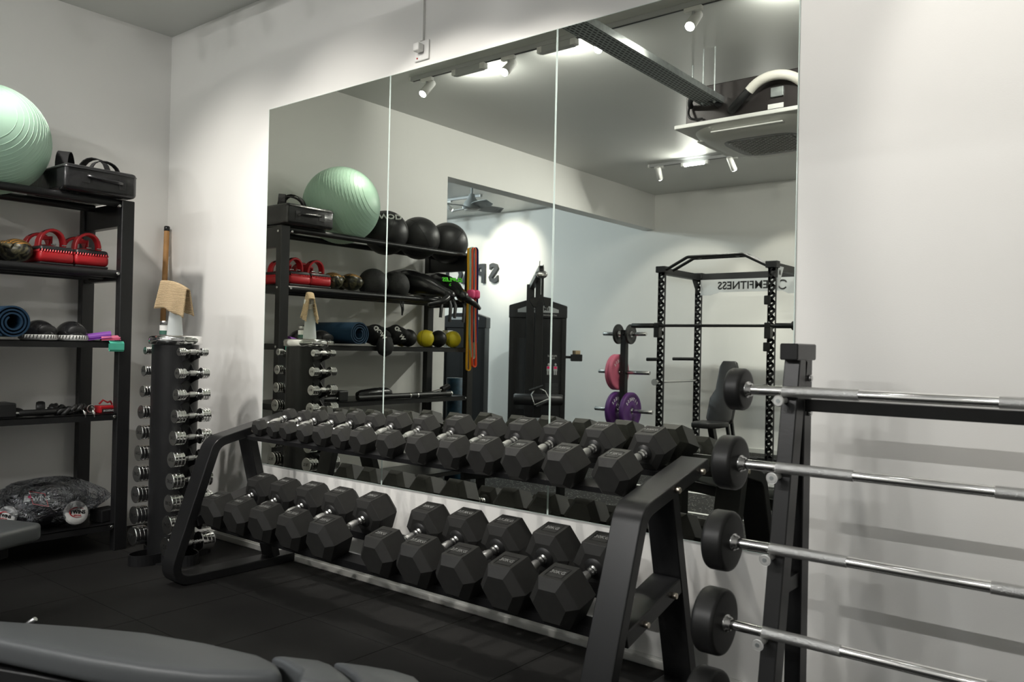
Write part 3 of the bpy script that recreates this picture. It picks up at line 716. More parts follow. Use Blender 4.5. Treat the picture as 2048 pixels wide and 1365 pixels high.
# ================================================================== storage rack along the left wall
RX0, RX1, RY0, RY1, RZ = .03, .555, -2.41, -.49, 1.94
sr = thing('storage_rack', 'tall black steel five-shelf storage rack along the left wall', 'rack', (.29, -1.45, 0))
for y in (RY0, RY1-.07):
    for x in (RX0, RX1-.055):
        p_ = part('post', MB().box(x, x+.055, y, y+.07, 0, RZ), M_BLACK, sr, bevel=(.003, 1))
        h = MB()
        for z in [.28+.19*k for k in range(9)]:
            h.cyl((x+.0275, y-.0006, z), (x+.0275, y+.0706, z), .005, 8)
            h.cyl((x-.0006, y+.035, z), (x+.0556, y+.035, z), .005, 8)
        part('bolt_holes', h, M_BLACK2, p_)
    for z, hh in ((1.865, .13), (1.52, .05), (1.14, .04), (.74, .04), (.13, .04)):
        part('end_crossbar', MB().box(RX0+.055, RX1-.055, y+.01, y+.06, z-hh/2, z+hh/2), M_BLACK, sr, bevel=(.002, 1))
ya, yb = RY0+.07, RY1-.07
def rtube(x, z): part('shelf_tube', MB().cyl((x, ya-.01, z), (x, yb+.01, z), .0215, 16), M_BLACK, sr)
for x in (.19, .51): rtube(x, 1.925)
for x in (.14, .325, .515): rtube(x, 1.530)
for z in (1.155, .757, .150):
    part('shelf_plate', MB().box(RX0+.02, RX1-.008, ya-.01, yb+.01, z-.004, z).box(RX1-.012, RX1-.008, ya-.01, yb+.01, z-.035, z).box(RX0+.02, RX0+.024, ya-.01, yb+.01, z-.035, z), M_BLACK, sr)
for y in (RY0+.085, RY1-.085):
    for z in (1.905, 1.53, 1.14, .742, .135): part('bolt', MB().cyl((RX1-.012, y, z), (RX1+.004, y, z), .0095, 8, ch=.002), M_STEEL, sr)
for y, s_ in ((RY1, 1), (RY0, -1)):
    for z in (1.90, 1.53, 1.14, .742): part('bolt', MB().cyl((RX1-.028, y, z), (RX1-.028, y+s_*.008, z), .0095, 8, ch=.002), M_STEEL, sr)

# ---- top shelf: kick shield, gym ball, three wall balls
px0, px1, py0, py1, pz0, pz1 = .10, .60, -.885, -.50, 1.9475, 2.086
k = thing('kick_shield', 'thick black leather kick shield on the top shelf next to the green ball', 'kick shield', ((px0+px1)/2, (py0+py1)/2, pz0))
part('pad', MB().box(px0, px1, py0, py1, pz0, pz1), M_GLOSSB, k, bevel=(.022, 3))
part('piping', MB().tube([(px0+.02, py0-.001, pz1-.02), (px1-.012, py0-.001, pz1-.02), (px1+.001, py0+.02, pz1-.02), (px1+.001, py1-.02, pz1-.02), (px1-.02, py1+.001, pz1-.02)], .004, 6), M_VINYL_B, k)
def arch(c, along, rise, wd, wv, th=.005, n=10):
    c = Vector(c); along = Vector(along); pts = [c+along*math.cos(PI-PI*i/n)+Vector((0, 0, rise*math.sin(PI*i/n)**.8)) for i in range(n+1)]
    return MB().strip(pts, Vector(wv).normalized()*wd, th)
part('strap', arch((.30, -.76, pz1-.006), (-.07, .05, 0), .120, .060, (.45, .9, 0)), M_CANVAS, k)
part('strap', arch((.36, -.63, pz1-.006), (-.06, -.05, 0), .100, .045, (.45, -.9, 0)), M_CANVAS, k)
part('strap', arch((.47, -.62, pz1-.006), (.02, -.085, 0), .070, .03, (1, .2, 0)), M_CANVAS, k)
hpts = [(px1-.002, -.765, 2.032), (px1+.020, -.758, 2.026), (px1+.024, -.70, 2.020), (px1+.024, -.63, 2.018), (px1+.020, -.598, 2.016), (px1-.002, -.590, 2.014)]
part('side_handle', MB().tube(hpts, .010, 8), M_GLOSSB, k)
part('handle_patch', MB().box(px1-.001, px1+.003, -.80, -.755, 1.995, 2.045), M_VINYL_B, k); part('handle_patch', MB().box(px1-.001, px1+.003, -.60, -.565, 1.985, 2.04), M_VINYL_B, k)

GB = Vector((.35, -1.15, 0)); GR = .280; GB.z = 1.925+math.sqrt((GR+.0215)**2-.16**2)+.001
g = thing('gym_ball', 'large pale green inflatable gym ball on the top shelf', 'gym ball', GB)
part('ball', MB().ell(GB, (GR, GR, GR), 56, 36), M_GREEN, g)
axv = Vector((.86, -.40, .30)).normalized(); rib = MB()
u = axv.cross(Vector((0, 0, 1))).normalized(); v = axv.cross(u)
for i in range(-13, 14):
    h = i/14*.93; rr = math.sqrt(1-h*h)*GR*1.0008
    if abs(i) < 1: continue
    rib.tube([GB+axv*h*GR*1.0008+(u*math.cos(2*PI*q/64)+v*math.sin(2*PI*q/64))*rr for q in range(64)], .0009, 5, True)
part('ribs', rib, M_GREENL, g)
WR = .172
for i, (y, lab) in enumerate(((-1.592, 'black leather wall ball with white print, beside the green gym ball'), (-1.945, 'black leather wall ball in the middle of the top shelf, between two others'), (-2.285, 'black leather wall ball at the end of the top shelf by the hanging bands'))):
    c = Vector((.35, y, 1.925+math.sqrt((WR+.0215)**2-.16**2)+.001))
    t = thing('wall_ball', lab, 'medicine ball', c, group='wall balls on the top shelf')
    part('ball', MB().ell(c, (WR, WR, WR), 40, 26), mat('wall_ball_leather', (.020, .020, .021), .42, bump=(70, .2, .002)), t)
    sb = MB()
    for k_ in range(3):
        ax_ = Vector((math.cos(k_*2.1+i), math.sin(k_*2.1+i), .35+.3*i)).normalized(); u = ax_.cross(Vector((0, .2, 1))).normalized(); v = ax_.cross(u)
        sb.tube([c+(u*math.cos(2*PI*q/48)+v*math.sin(2*PI*q/48))*WR*1.0005 for q in range(48)], .0016, 5, True)
    part('seams', sb, M_BLACK2, t)
    if i == 0:
        n = Vector((.64, .42, .64)).normalized()
        xd = Vector((0, 0, 1)).cross(n).normalized(); xd = -xd; yd = n.cross(xd)
        text('print', 'WOD', .075, M_TEXTW, t, frame(c+n*(WR-.002), xd, yd), .004, .001)

# ---- second shelf: thai pads, gloves, slam balls, training bags
def thai_pad(y, x, rz, label):
    t = thing('thai_pad', label, 'thai pad', (x, y, 1.5525), (0, 0, rz), 'red thai pads on the second shelf')
    L, Wd, H = .34, .172, .098
    part('base', MB().box(-L/2, L/2, -Wd/2, Wd/2, 0, .014), M_VINYL_B, t, world=False, bevel=(.006, 2))
    part('body', MB().box(-L/2-.004, L/2+.004, -Wd/2-.004, Wd/2+.004, .014, H-.022), M_RED, t, world=False, bevel=(.022, 4))
    part('top_trim', MB().box(-L/2-.001, L/2+.001, -Wd/2-.001, Wd/2+.001, H-.032, H+.002), M_VINYL_B, t, world=False, bevel=(.020, 4))
    part('top_pillow', MB().ell((0, 0, H-.005), (L/2-.045, Wd/2-.030, .026), 24, 8, 0.), M_RED, t, world=False)
    stt = MB()
    for sg in (-1, 1):
        for q in range(12):
            yy = -Wd/2+.012+q*(Wd-.024)/11; stt.bar((sg*(L/2+.003), yy-.004, H-.030), (sg*(L/2-.010), yy+.004, H-.004), .005, .006)
        for q in range(22):
            xx = -L/2+.012+q*(L-.024)/21; stt.bar((xx-.004, sg*(Wd/2+.003), H-.030), (xx+.004, sg*(Wd/2-.010), H-.004), .005, .006)
    part('stitching', stt, M_REDS, t, world=False)
    for x_, hgt in ((.085, .095), (-.075, .085)):
        pts = [Vector((x_+.012*math.sin(PI*i/12), (Wd/2-.022)*math.cos(PI-PI*i/12), H-.004+hgt*math.sin(PI*i/12)**.75)) for i in range(13)]
        s1 = part('arm_strap', MB().strip(pts, (.055, 0, 0), .014), M_RED, t, world=False, bevel=(.003, 1))
        part('strap_lining', MB().strip([p+Vector((.006, 0, .006)) for p in pts], (.026, 0, 0), .006), M_CANVAS, s1, world=False)
    part('grip', MB().tube([(.01, -.03, H+.01), (.02, -.03, H+.05), (.02, .03, H+.06), (.01, .03, H+.01)], .012, 8), M_RED, t, world=False)
    for yb_ in (.035, -.02): part('buckle', MB().cyl((.14, yb_, H+.012), (.14, yb_+.024, H+.012), .004, 8), M_STEEL, t, world=False)
thai_pad(-.872, .325, .03, 'red leather thai kick pad with raised straps, left of its pair')
thai_pad(-.684, .33, -.03, 'red leather thai kick pad with raised straps, next to the rack post')
def glove(c, rz, tilt, label):
    t = thing('boxing_glove', label, 'boxing glove', c, (tilt, 0, rz), 'camouflage boxing gloves on the second shelf')
    def fn(p):
        q = p.copy(); q.z *= 1-.25*max(0, -p.x); q.y *= 1-.18*max(0, -p.x); return q
    part('fist', MB().ell((.03, 0, 0), (.105, .074, .062), 26, 16, fn=fn), M_CAMO, t, world=False)
    part('cuff', MB().lathe([(.046, -.165), (.050, -.16), (.052, -.10), (.058, -.06)], (0, 0, -.006), (1, 0, 0), 20, sx=.85, sy=1.05), M_CAMO, t, world=False)
    part('thumb', MB().tube([(-.03, -.045, .012), (.02, -.060, .024), (.075, -.058, .020), (.10, -.050, .010)], [.020, .023, .021, .014], 12), M_CAMO, t, world=False)
    part('wrist_strap', MB().lathe([(.0535, -.148), (.0545, -.146), (.0545, -.112), (.0535, -.110)], (0, 0, -.006), (1, 0, 0), 20, sx=.85, sy=1.05), M_VINYL_B, t, world=False)
glove((.37, -1.040, 1.6175), .15, .0, 'camouflage boxing glove with gold print beside the red pad')
glove((.37, -1.203, 1.622), -.12, .25, 'camouflage boxing glove with gold print next to the black slam balls')
for y, lab in ((-1.408, 'black textured slam ball on the second shelf next to the gloves'), (-1.632, 'black textured slam ball with a hanging strap on the second shelf')):
    r = .113; c = Vector((.42, y, 1.530+math.sqrt((r+.0215)**2-.095**2)+.001))
    t = thing('slam_ball', lab, 'medicine ball', c, group='slam balls on the second shelf')
    part('ball', MB().ell(c, (r, r, r), 36, 22), mat('slam_ball_rubber', (.018, .018, .018), .6, bump=(160, .9, .004)), t)
    part('valve', MB().cyl(c+Vector((r*.7, -r*.2, r*.68))*.98, c+Vector((r*.7, -r*.2, r*.68))*.98+Vector((.003, -.001, .003)), .006, 10), M_BLACK2, t)
    if y < -1.5: part('strap', MB().strip([(c.x+.11, y+.045, 1.50), (c.x+.125, y+.04, 1.44), (c.x+.122, y+.035, 1.395), (c.x+.128, y+.03, 1.44), (c.x+.12, y+.028, 1.50)], (0, .014, 0), .003), M_CANVAS, t)
def bulg(y, sgn, label, txt):
    t = thing('training_bag', label, 'training bag', (.36, y, 1.553), group='crescent training bags on the second shelf')
    path = bez([(.05, y+.06, 1.64), (.15, y+.02, 1.70), (.45, y-.02, 1.70), (.66, y-.10*sgn, 1.57)], 16)
    rs = [.045+.060*math.sin(PI*min(1, (i+1)/15))**.8 for i in range(17)]
    part('bag', MB().tube(path, rs, 18), M_GLOSSB, t)
    e = path[-1]
    part('end_knot', MB().ell(e, (.05, .05, .045), 16, 10), M_GLOSSB, t)
    part('horn', MB().tube(bez([e+Vector((-.02, 0, 0)), e+Vector((.05, .05*sgn, -.03)), e+Vector((.04, .13*sgn, -.07)), e+Vector((-.01, .22*sgn, -.085))], 10), [.030, .032, .031, .029, .027, .025, .024, .022, .020, .018, .016], 12), M_GLOSSB, t)
    for dy, L in ((-.03, .19), (.075, .16)):
        q = e+Vector((-.03, dy, -.02))
        part('handle_strap', MB().tube([q, q+Vector((.03, .005, -.06)), q+Vector((.025, .01, -L))], [.015, .019, .016], 10, flat=.45, up=(1, 0, 0)), M_VINYL_B, t)
    if txt:
        c_ = path[11]; n = Vector((.72, .40, .56)).normalized(); xd = Vector((0, 0, 1)).cross(n).normalized(); yd = n.cross(xd)
        text('print', txt, .055, M_TEXTG, t, frame(c_+n*.094, xd, yd), .003, .002)
        text('print', 'PRO', .035, M_TEXTG, t, frame(c_+n*.088-yd*.05, xd, yd), .006, .001)
bulg(-1.885, 1, 'glossy black crescent training bag with hanging straps next to the slam balls', None)
bulg(-2.245, -1, 'glossy black crescent training bag with lime green print at the shelf end', 'SUPLES')

# ---- third shelf
SZ = 1.1555
t = thing('focus_mitt', '', 'focus mitt')
def mitt(y, x, rz, label):
    t = thing('focus_mitt', label, 'focus mitt', (x, y, SZ), (0, 0, rz), 'focus mitts on the third shelf')
    def fn(p):
        q = p.copy(); q.x *= 1.0; q.z = max(q.z, 0)*(1+.12*p.y); return q
    part('shell', MB().ell((0, 0, .022), (.112, .076, .084), 30, 12, .0), M_GLOSSB, t, world=False)
    part('palm_pad', MB().lathe([(.074, 0), (.082, .006), (.080, .026), (.073, .030)], (0, 0, 0), (0, 0, 1), 34, sx=1.5, sy=1., ref=(1, 0, 0)), M_WHITEP, t, world=False)
    sb = MB()
    for k_ in range(34):
        a = 2*PI*k_/34; sb.bar((.1225*math.cos(a), .0815*math.sin(a), .009), (.121*math.cos(a+.05), .0805*math.sin(a+.05), .027), .004, .003)
    part('stitching', sb, M_BLACK2, t, world=False)
    part('hand_opening', MB().ell((.088, 0, .048), (.020, .050, .034), 18, 8), M_BLACK2, t, world=False)
bpy.data.objects.remove(t)
mitt(-.925, .43, .1, 'black focus mitt with white edge, half behind the blue mat')
mitt(-.762, .43, -.08, 'black focus mitt with white stitched edge next to the purple band')
def flatroll(name, c, dirv, L, r, m, label):
    c = Vector(c); d = Vector(dirv).normalized(); n = Vector((0, 0, 1)); sdv = n.cross(d)
    pts = []
    for i in range(40):
        a = i/39*2.6*2*PI; rr = r*(.35+.65*i/39); pts.append(c+sdv*math.cos(a)*rr*1.25+n*(math.sin(a)*rr*.72+r*.72))
    pts += [pts[-1]+sdv*(-.02)+n*-.002] 
    return single(name, MB().strip(pts, d*L, .0022), m, label, 'resistance band', 'rolled latex bands on the third shelf', origin=tuple(c))
flatroll('latex_band_roll', (.49, -.640, SZ+.006), (.30, .95, .16), .115, .030, M_PURP, 'rolled purple latex exercise band on the third shelf')
flatroll('latex_band_roll', (.520, -.593, SZ+.003), (.25, .96, .05), .095, .021, M_PINK, 'rolled pink latex exercise band on the third shelf')
tl = MB().strip([(.50, -.575, SZ+.001), (.552, -.575, SZ+.003), (.566, -.575, SZ-.010), (.566, -.575, SZ-.045), (.559, -.575, SZ-.054), (.551, -.575, SZ-.045), (.551, -.575, SZ-.012)], (0, .078, 0), .003)
single('latex_band_roll', tl, M_TEAL, 'teal latex exercise band hanging over the third shelf edge', 'resistance band', 'rolled latex bands on the third shelf')
# rolled mat
mt = MB(); pts = []
R0, R1, turns = .030, .084, 3.3
for i in range(110):
    a = 2*PI*turns*i/109; rr = R0+(R1-R0)*i/109; pts.append((.05, -1.115+rr*math.cos(a+2.2), SZ+R1+.003+rr*math.sin(a+2.2)))
mt.strip([(.335, p[1], p[2]) for p in pts], (.57, 0, 0), .0085)
single('rolled_mat', mt, M_BLUE, 'rolled navy blue exercise mat sticking out over the third shelf', 'exercise mat', origin=(.335, -1.115, SZ))
for y, z, lab in ((-1.40, 0, 'black cloth training glove bag with white print, hanging over the shelf beside the mat'), (-1.60, .0, 'black cloth wrist wrap bundle with white print left of the rubber balls')):
    t = thing('cloth_bundle', lab, 'cloth bundle', (.40, y, SZ))
    rnd = random.Random(int(-y*100))
    ph = [rnd.uniform(0, 6) for _ in range(6)]
    def fn(p):
        k_ = 1+.10*math.sin(5*p.x+ph[0])*math.cos(4*p.z+ph[1])+.07*math.sin(9*p.y+ph[2]); return p*k_
    part('bundle', MB().ell((.46, y, SZ+.086), (.13, .085, .072), 30, 18, fn=fn), M_CANVAS, t)
    if y > -1.5: part('hanging_flap', MB().ell((.565, y-.01, SZ+.005), (.035, .075, .075), 20, 12, fn=fn), M_CANVAS, t)
    n = Vector((.80, .48, .36)).normalized(); xd = Vector((0, 0, 1)).cross(n).normalized(); yd = n.cross(xd)
    ang = .9 if y > -1.5 else 1.1; x2 = xd*math.cos(ang)+yd*math.sin(ang); y2 = n.cross(x2)
    text('print', 'WOD', .046, M_TEXTW, t, frame(Vector((.46, y, SZ+.072))+Vector((n.x*.128, n.y*.092, n.z*.078)), x2, y2), .006, .0012)
r = .069
for y, m, lab, x in ((-1.775, M_RUBBER_S, 'black rubber weight ball beside the cloth bundles', .43), (-1.935, M_YEL, 'yellow rubber weight ball between two black ones', .46), (-2.095, M_RUBBER_S, 'black rubber weight ball between two yellow ones', .45), (-2.255, M_YEL, 'yellow rubber weight ball at the end of the third shelf', .46),
                  (-1.86, M_YEL, 'yellow rubber weight ball in the back row, behind the first pair', .27), (-2.16, M_YEL, 'yellow rubber weight ball in the back row near the shelf end', .27)):
    c = Vector((x, y, SZ+r+.0005)); t = thing('weight_ball', lab, 'medicine ball', c, group='small weight balls on the third shelf')
    part('ball', MB().ell(c, (r, r, r), 32, 20), m, t)
    part('seam', MB().tube([c+Vector((math.cos(2*PI*q/40)*.3, math.cos(2*PI*q/40)*.95, math.sin(2*PI*q/40)))*r*1.0005 for q in range(40)], .0012, 5, True), M_BLACK2 if m == M_YEL else M_RUBBER, t)
t = thing('trigger_sprayer', 'small white trigger sprayer behind the last yellow ball', 'bottle', (.33, -2.325, SZ))
part('bottle', MB().lathe([(.028, 0), (.03, .004), (.03, .08), (.012, .10)], (.33, -2.325, SZ), (0, 0, 1), 18), M_CLEAR, t)
part('trigger', MB().lathe([(.014, .10), (.014, .12)], (.33, -2.325, SZ), (0, 0, 1), 12).box(.30, .36, -2.365, -2.30, SZ+.12, SZ+.145).bar((.33, -2.355, SZ+.12), (.33, -2.37, SZ+.085), .01, .008), M_WHITEP, t)

# ---- fourth shelf
Z4 = .7575
single('phone_box', MB().box(.36, .50, -1.13, -1.045, Z4, Z4+.075), M_VINYL_B, 'small black box on the fourth shelf at the left picture edge', 'box', bevel=(.008, 2))
t = thing('cable_bar', 'short black cable attachment bar on the fourth shelf', 'cable attachment', (.47, -.93, Z4))
part('bar', MB().cyl((.48, -1.03, Z4+.020), (.48, -.85, Z4+.020), .0165, 14, ch=.003), M_RUBBER_S, t)
part('end', MB().cyl((.48, -1.05, Z4+.020), (.48, -1.03, Z4+.020), .011, 12), M_STEEL, t)
t = thing('door_grip', 'black round grip lying behind the cable bar', 'grip', (.36, -.88, Z4))
part('wheel', MB().lathe([(.030, 0), (.035, .01), (.035, .03), (.030, .04)], (.36, -.90, Z4+.0352), (.3, 1, 0), 22), M_RUBBER_S, t)
part('pad', MB().ell((.36, -1.0, Z4+.020), (.03, .04, .020), 16, 10), M_VINYL_B, t)
t = thing('tricep_rope', 'black braided tricep rope with chrome clips on the fourth shelf', 'rope', (.46, -.77, Z4))
for sgn in (0, PI):
    pts = []
    for i in range(60):
        a = i/59; th = 2*PI*a; base = Vector((.44+.055*math.cos(th), -.775+.075*math.sin(th), Z4+.026+.012*math.sin(th*2)))
        rad_ = Vector((math.cos(th), math.sin(th), 0)); tw_ = 40*a+sgn
        pts.append(base+rad_*math.cos(tw_)*.011+Vector((0, 0, math.sin(tw_)*.011)))
    part('strand', MB().tube(pts, .0125, 8, True), M_RUBBER_S, t)
for q in ((.52, -.735), (.525, -.69)):
    part('clip', MB().tube([(q[0], q[1], Z4+.030), (q[0]+.02, q[1]+.004, Z4+.018), (q[0]+.025, q[1]+.008, Z4-.012), (q[0]+.018, q[1]+.016, Z4-.016), (q[0]+.012, q[1]+.014, Z4+.012)], .0045, 8, True), M_CHROME, t)
part('ring', MB().tube([(.47, -.665+.02*math.cos(2*PI*i/20), Z4+.026+.02*math.sin(2*PI*i/20)) for i in range(20)], .0035, 8, True), M_CHROME, t)
t = thing('hand_wraps', 'red hand wraps in a labelled pack near the shelf end', 'hand wraps', (.47, -.59, Z4))
part('pack', MB().box(.43, .51, -.635, -.535, Z4, Z4+.042), M_RED, t, bevel=(.008, 2))
part('label', MB().box(.509, .512, -.622, -.552, Z4+.004, Z4+.026), M_BLACK, t); text('print', 'BOXING', .015, M_TEXTW, t, frame((.5122, -.587, Z4+.015), (0, 1, 0), (0, 0, 1)), .0006)
part('loose_wrap', MB().tube([(.47, -.62, Z4+.05), (.47, -.60, Z4+.072), (.48, -.58, Z4+.058), (.47, -.56, Z4+.064), (.47, -.55, Z4+.046)], .009, 8, flat=.5), M_RED, t)
t = thing('bar_pad', 'long black foam barbell pad on the fourth shelf', 'bar pad', (.40, -1.46, Z4))
part('foam', MB().tube([(.40, -1.30, Z4+.030), (.40, -1.33, Z4+.036), (.40, -1.46, Z4+.043), (.40, -1.58, Z4+.042), (.40, -1.62, Z4+.034)], [.026, .034, .040, .040, .030], 14), M_GLOSSB, t)
part('strap', MB().lathe([(.0415, -.01), (.0415, .01)], (.40, -1.52, Z4+.043), (0, 1, 0), 16), M_CANVAS, t)
t = thing('jointed_bar', 'black tubular bar with chrome joints along the front of the fourth shelf', 'bar', (.515, -1.7, Z4))
part('tube', MB().cyl((.515, -1.20, Z4+.022), (.515, -2.18, Z4+.022), .0205, 16), M_RUBBER_S, t)
for y in (-1.72, -1.80, -2.185): part('joint', MB().cyl((.515, y-.006, Z4+.022), (.515, y+.006, Z4+.022), .0217, 16), M_CHROME, t)
t = thing('ab_roller_handle', 'black and chrome handle grip at the far end of the fourth shelf', 'handle', (.38, -2.15, Z4))
part('grip', MB().tube([(.40, -2.28, Z4+.075), (.40, -2.20, Z4+.05)], .023, 12), M_RUBBER_S, t); part('shaft', MB().tube([(.40, -2.20, Z4+.05), (.38, -2.02, Z4+.012)], .010, 10), M_CHROME, t)
part('plate', MB().ell((.37, -1.90, Z4+.014), (.06, .09, .014), 18, 8), M_ZINC, t)

# ---- bottom shelf: bagged belly pad
BC = Vector((.36, -.83, .1505))
t = thing('belly_pad', 'black belly pad with white round badges in a clear plastic bag, bottom shelf', 'belly pad', BC)
Mb = Matrix.Rotation(-.10, 3, 'X')
def fn(p):
    q = p.copy(); q.y *= 1-.10*p.z; return q
part('pad', MB().ell(BC+Vector((0, -.02, .118)), (.165, .215, .118), 40, 22, fn=fn), mat('belly_pad_leather', (.020, .020, .023), .33, bump=(30, .25, .003)), t)
def badge(n, r, off, txts, nm='badge'):
    n = Vector(n).normalized(); c = off; xd = Vector((0, 0, 1)).cross(n).normalized(); yd = n.cross(xd)
    a = -.15; xd, yd = xd*math.cos(a)+yd*math.sin(a), yd*math.cos(a)-xd*math.sin(a)
    b = part(nm, MB().lathe([(r, -.012), (r, .004), (r*.94, .010), (r*.5, .013), (.0005, .0135)], c, n, 32), M_WHITEP, t)
    ring = [c+n*.0145+(xd*math.cos(2*PI*i/40)*r*.66+yd*math.sin(2*PI*i/40)*r*.42) for i in range(4, 34)]
    part('badge_ring', MB().tube(ring, [.0006+.0026*math.sin(PI*i/29) for i in range(30)], 6), M_RED, b)
    text('badge_print', 'TWINS', r*.42, M_BLACK, b, frame(c+n*.014+yd*r*.02, xd, yd), .0012, .001)
    text('badge_print', 'SPECIAL', r*.19, M_RED, b, frame(c+n*.014-yd*r*.26, xd, yd), .0012)
badge((.93, .10, .28), .063, BC+Vector((.172, .075, .085)), None)
badge((.55, -.83, .12), .050, BC+Vector((.085, -.228, .10)), None)
n = Vector((.80, -.33, .50)).normalized(); xd = Vector((0, 0, 1)).cross(n).normalized(); yd = n.cross(xd); c = BC+Vector((.142, -.10, .178))
pb = part('label_patch', MB().lathe([(.062, -.004), (.062, .002)], c, n, 4, sx=.62, sy=1.05, ref=yd+xd, smooth=False), M_RED, t)
part('label_field', MB().lathe([(.056, -.002), (.056, .0028)], c, n, 4, sx=.60, sy=1.05, ref=yd+xd, smooth=False), M_BLACK, pb)
text('label_print', 'TWINS', .032, M_TEXTW, pb, frame(c+n*.003, xd, yd), .001, .0008)
part('price_tag', MB().box(-.012, .012, -.016, .016, 0, .001, frame(c+n*.004-xd*.055+yd*.004, xd, yd)), M_TEXTW, t); part('sticker_dot', MB().lathe([(.008, 0), (.008, .0015)], c+n*.005-xd*.042+yd*.012, n, 14), M_PINKSTRIPE, t)
# plastic bag: crumpled film around the pad
rnd = random.Random(3); sg_, rg_ = 64, 34; vs = []
ph = [(rnd.uniform(4, 11), rnd.uniform(4, 11), rnd.uniform(4, 11), rnd.uniform(0, 6)) for _ in range(7)]
for j in range(rg_+1):
    tt = -PI/2+PI*j/rg_
    for i in range(sg_):
        a = 2*PI*i/sg_; p = Vector((math.cos(tt)*math.cos(a), math.cos(tt)*math.sin(a), math.sin(tt)))
        k_ = 1.0
        for A, B_, C_, P_ in ph: k_ += .022*math.sin(A*p.x+B_*p.y+C_*p.z+P_)
        q = Vector((p.x*.190, p.y*.265, p.z*.128))*k_*1.03
        e = max(0, p.y-.55)/.45; q.y += .055*e; q.x += .03*e*0; q.z *= 1-.55*e       # loose pinched end
        q.z += .132+.0; q.z = max(q.z, .003+.002*math.sin(i*1.3+j))
        if p.y < .1 and q.x > .05 and q.z < .08: q.x += .03*math.sin(9*p.y)
        vs.append(BC+q+Vector((0, -.01, 0)))
fs = [(j*sg_+i, j*sg_+(i+1) % sg_, (j+1)*sg_+(i+1) % sg_, (j+1)*sg_+i) for j in range(rg_) for i in range(sg_)]
part('plastic_bag', MB().add(vs, fs, True), M_FILM, t)
single('foam_block', MB().box(-.05, .05, -.06, .06, 0, .07, Matrix.Translation((.44, -.560, .1508)) @ Matrix.Rotation(.25, 4, 'Z')), M_CANVAS, 'black square pad at the end of the bottom shelf', 'pad', bevel=(.006, 2))

# ---- bands and pink grips hanging at the far end of the rack
for k_, (m, x, y, zb_, nm) in enumerate(((M_AMBER, .585, -2.300, .99, 'amber yellow'), (M_ORANGE, .600, -2.335, 1.02, 'bright orange'), (M_MINT, .592, -2.325, 1.09, 'pale mint green'), (M_NAVY, .582, -2.375, 1.22, 'dark navy'))):
    top = 1.965; hw = .016+.004*k_; sw = .05 if k_ in (1, 2) else .02
    pts = [(x, y+hw*math.cos(a), top+hw*math.sin(a)) for a in [PI*i/8 for i in range(9)]]
    pts += [(x+.004, y-hw-sw*q*q*.6, top+(zb_-top)*q) for q in (.2, .4, .6, .8)]
    pts += [(x+.004, y-sw*.6+.022*math.cos(a), zb_+.022*math.sin(a)) for a in [PI+PI*i/8 for i in range(9)]]
    pts += [(x+.006, y+hw-sw*q*q*.25+.0, top+(zb_-top)*q) for q in (.8, .6, .4, .2)]
    single('resistance_band', MB().strip(pts, (.020+.004*(k_ % 2), 0, 0), .0045, True), m, f'{nm} loop resistance band hanging from the rack end post', 'resistance band', 'loop bands hanging on the rack')
for y, lab in ((-2.285, 'pink foam grip block hanging by the bands, nearer the bags'), (-2.345, 'pink foam grip block hanging by the bands, outer one of the pair')):
    single('foam_grip', MB().box(.592, .66, y-.028, y+.028, 1.56, 1.635), M_PINKF, lab, 'foam grip', 'pink foam grips', bevel=(.022, 4))
# blue foam roller standing behind the rack end
t = thing('foam_roller', 'dark blue foam roller standing on the floor by the rack end', 'foam roller', (.22, -2.56, 0))
part('foam', MB().lathe([(.072, 0), (.078, .005), (.078, .885), (.072, .89)], (.22, -2.56, 0), (0, 0, 1), 28), mat('roller_blue', (.012, .05, .085), .55, bump=(60, .3, .002), var=(25, .5)), t)
part('core', MB().lathe([(.045, .8902), (.045, .892)], (.22, -2.56, 0), (0, 0, 1), 20), M_BLACK2, t)

# ================================================================== barbell rack on the right
LX0, LX1 = 4.207, 4.253
br = thing('barbell_rack', 'black A-frame barbell rack standing against the right of the wall', 'barbell rack', (4.59, -.40, 0))
def legy(z): return -.395-.18*(1.15-z)
for a, b in ((LX0, LX1), (4.587*2-LX1, 4.587*2-LX0)):
    xm = (a+b)/2
    part('front_leg', MB().bar((xm, legy(.05)+.032, .05), (xm, legy(1.155)+.032, 1.155), b-a, .062, (0, 1, 0)), M_BLACK, br, bevel=(.003, 1))
    part('rear_leg', MB().box(a, b, -.352, -.292, .05, 1.155), M_BLACK, br, bevel=(.003, 1))
    part('top_cap', MB().box(a-.003, b+.003, -.424, -.270, 1.152, 1.199), M_BLACK, br, bevel=(.003, 1))
    part('foot', MB().box(a, b, -.74, -.10, 0, .05), M_BLACK, br, bevel=(.003, 1))
    part('brace', MB().box(a+.008, b-.008, -.45, -.30, .50, .54), M_BLACK, br)
part('crossbar', MB().box(LX1, 4.587*2-LX1, -.345, -.305, 1.005, 1.040), M_BLACK, br, bevel=(.002, 1))
part('crossbar', MB().box(LX1, 4.587*2-LX1, -.345, -.305, .10, .14), M_BLACK, br, bevel=(.002, 1))
for z in (1.10, 1.00): part('bolt', MB().cyl((LX1-.002, -.322, z), (LX1+.010, -.322, z), .010, 8, ch=.002), M_STEEL, br)
TH = [.052, .060, .064, .068, .070]; BZ = [1.063, .852, .634, .415, .195]; HR = [.0615, .0780, .0850, .0915, .097]
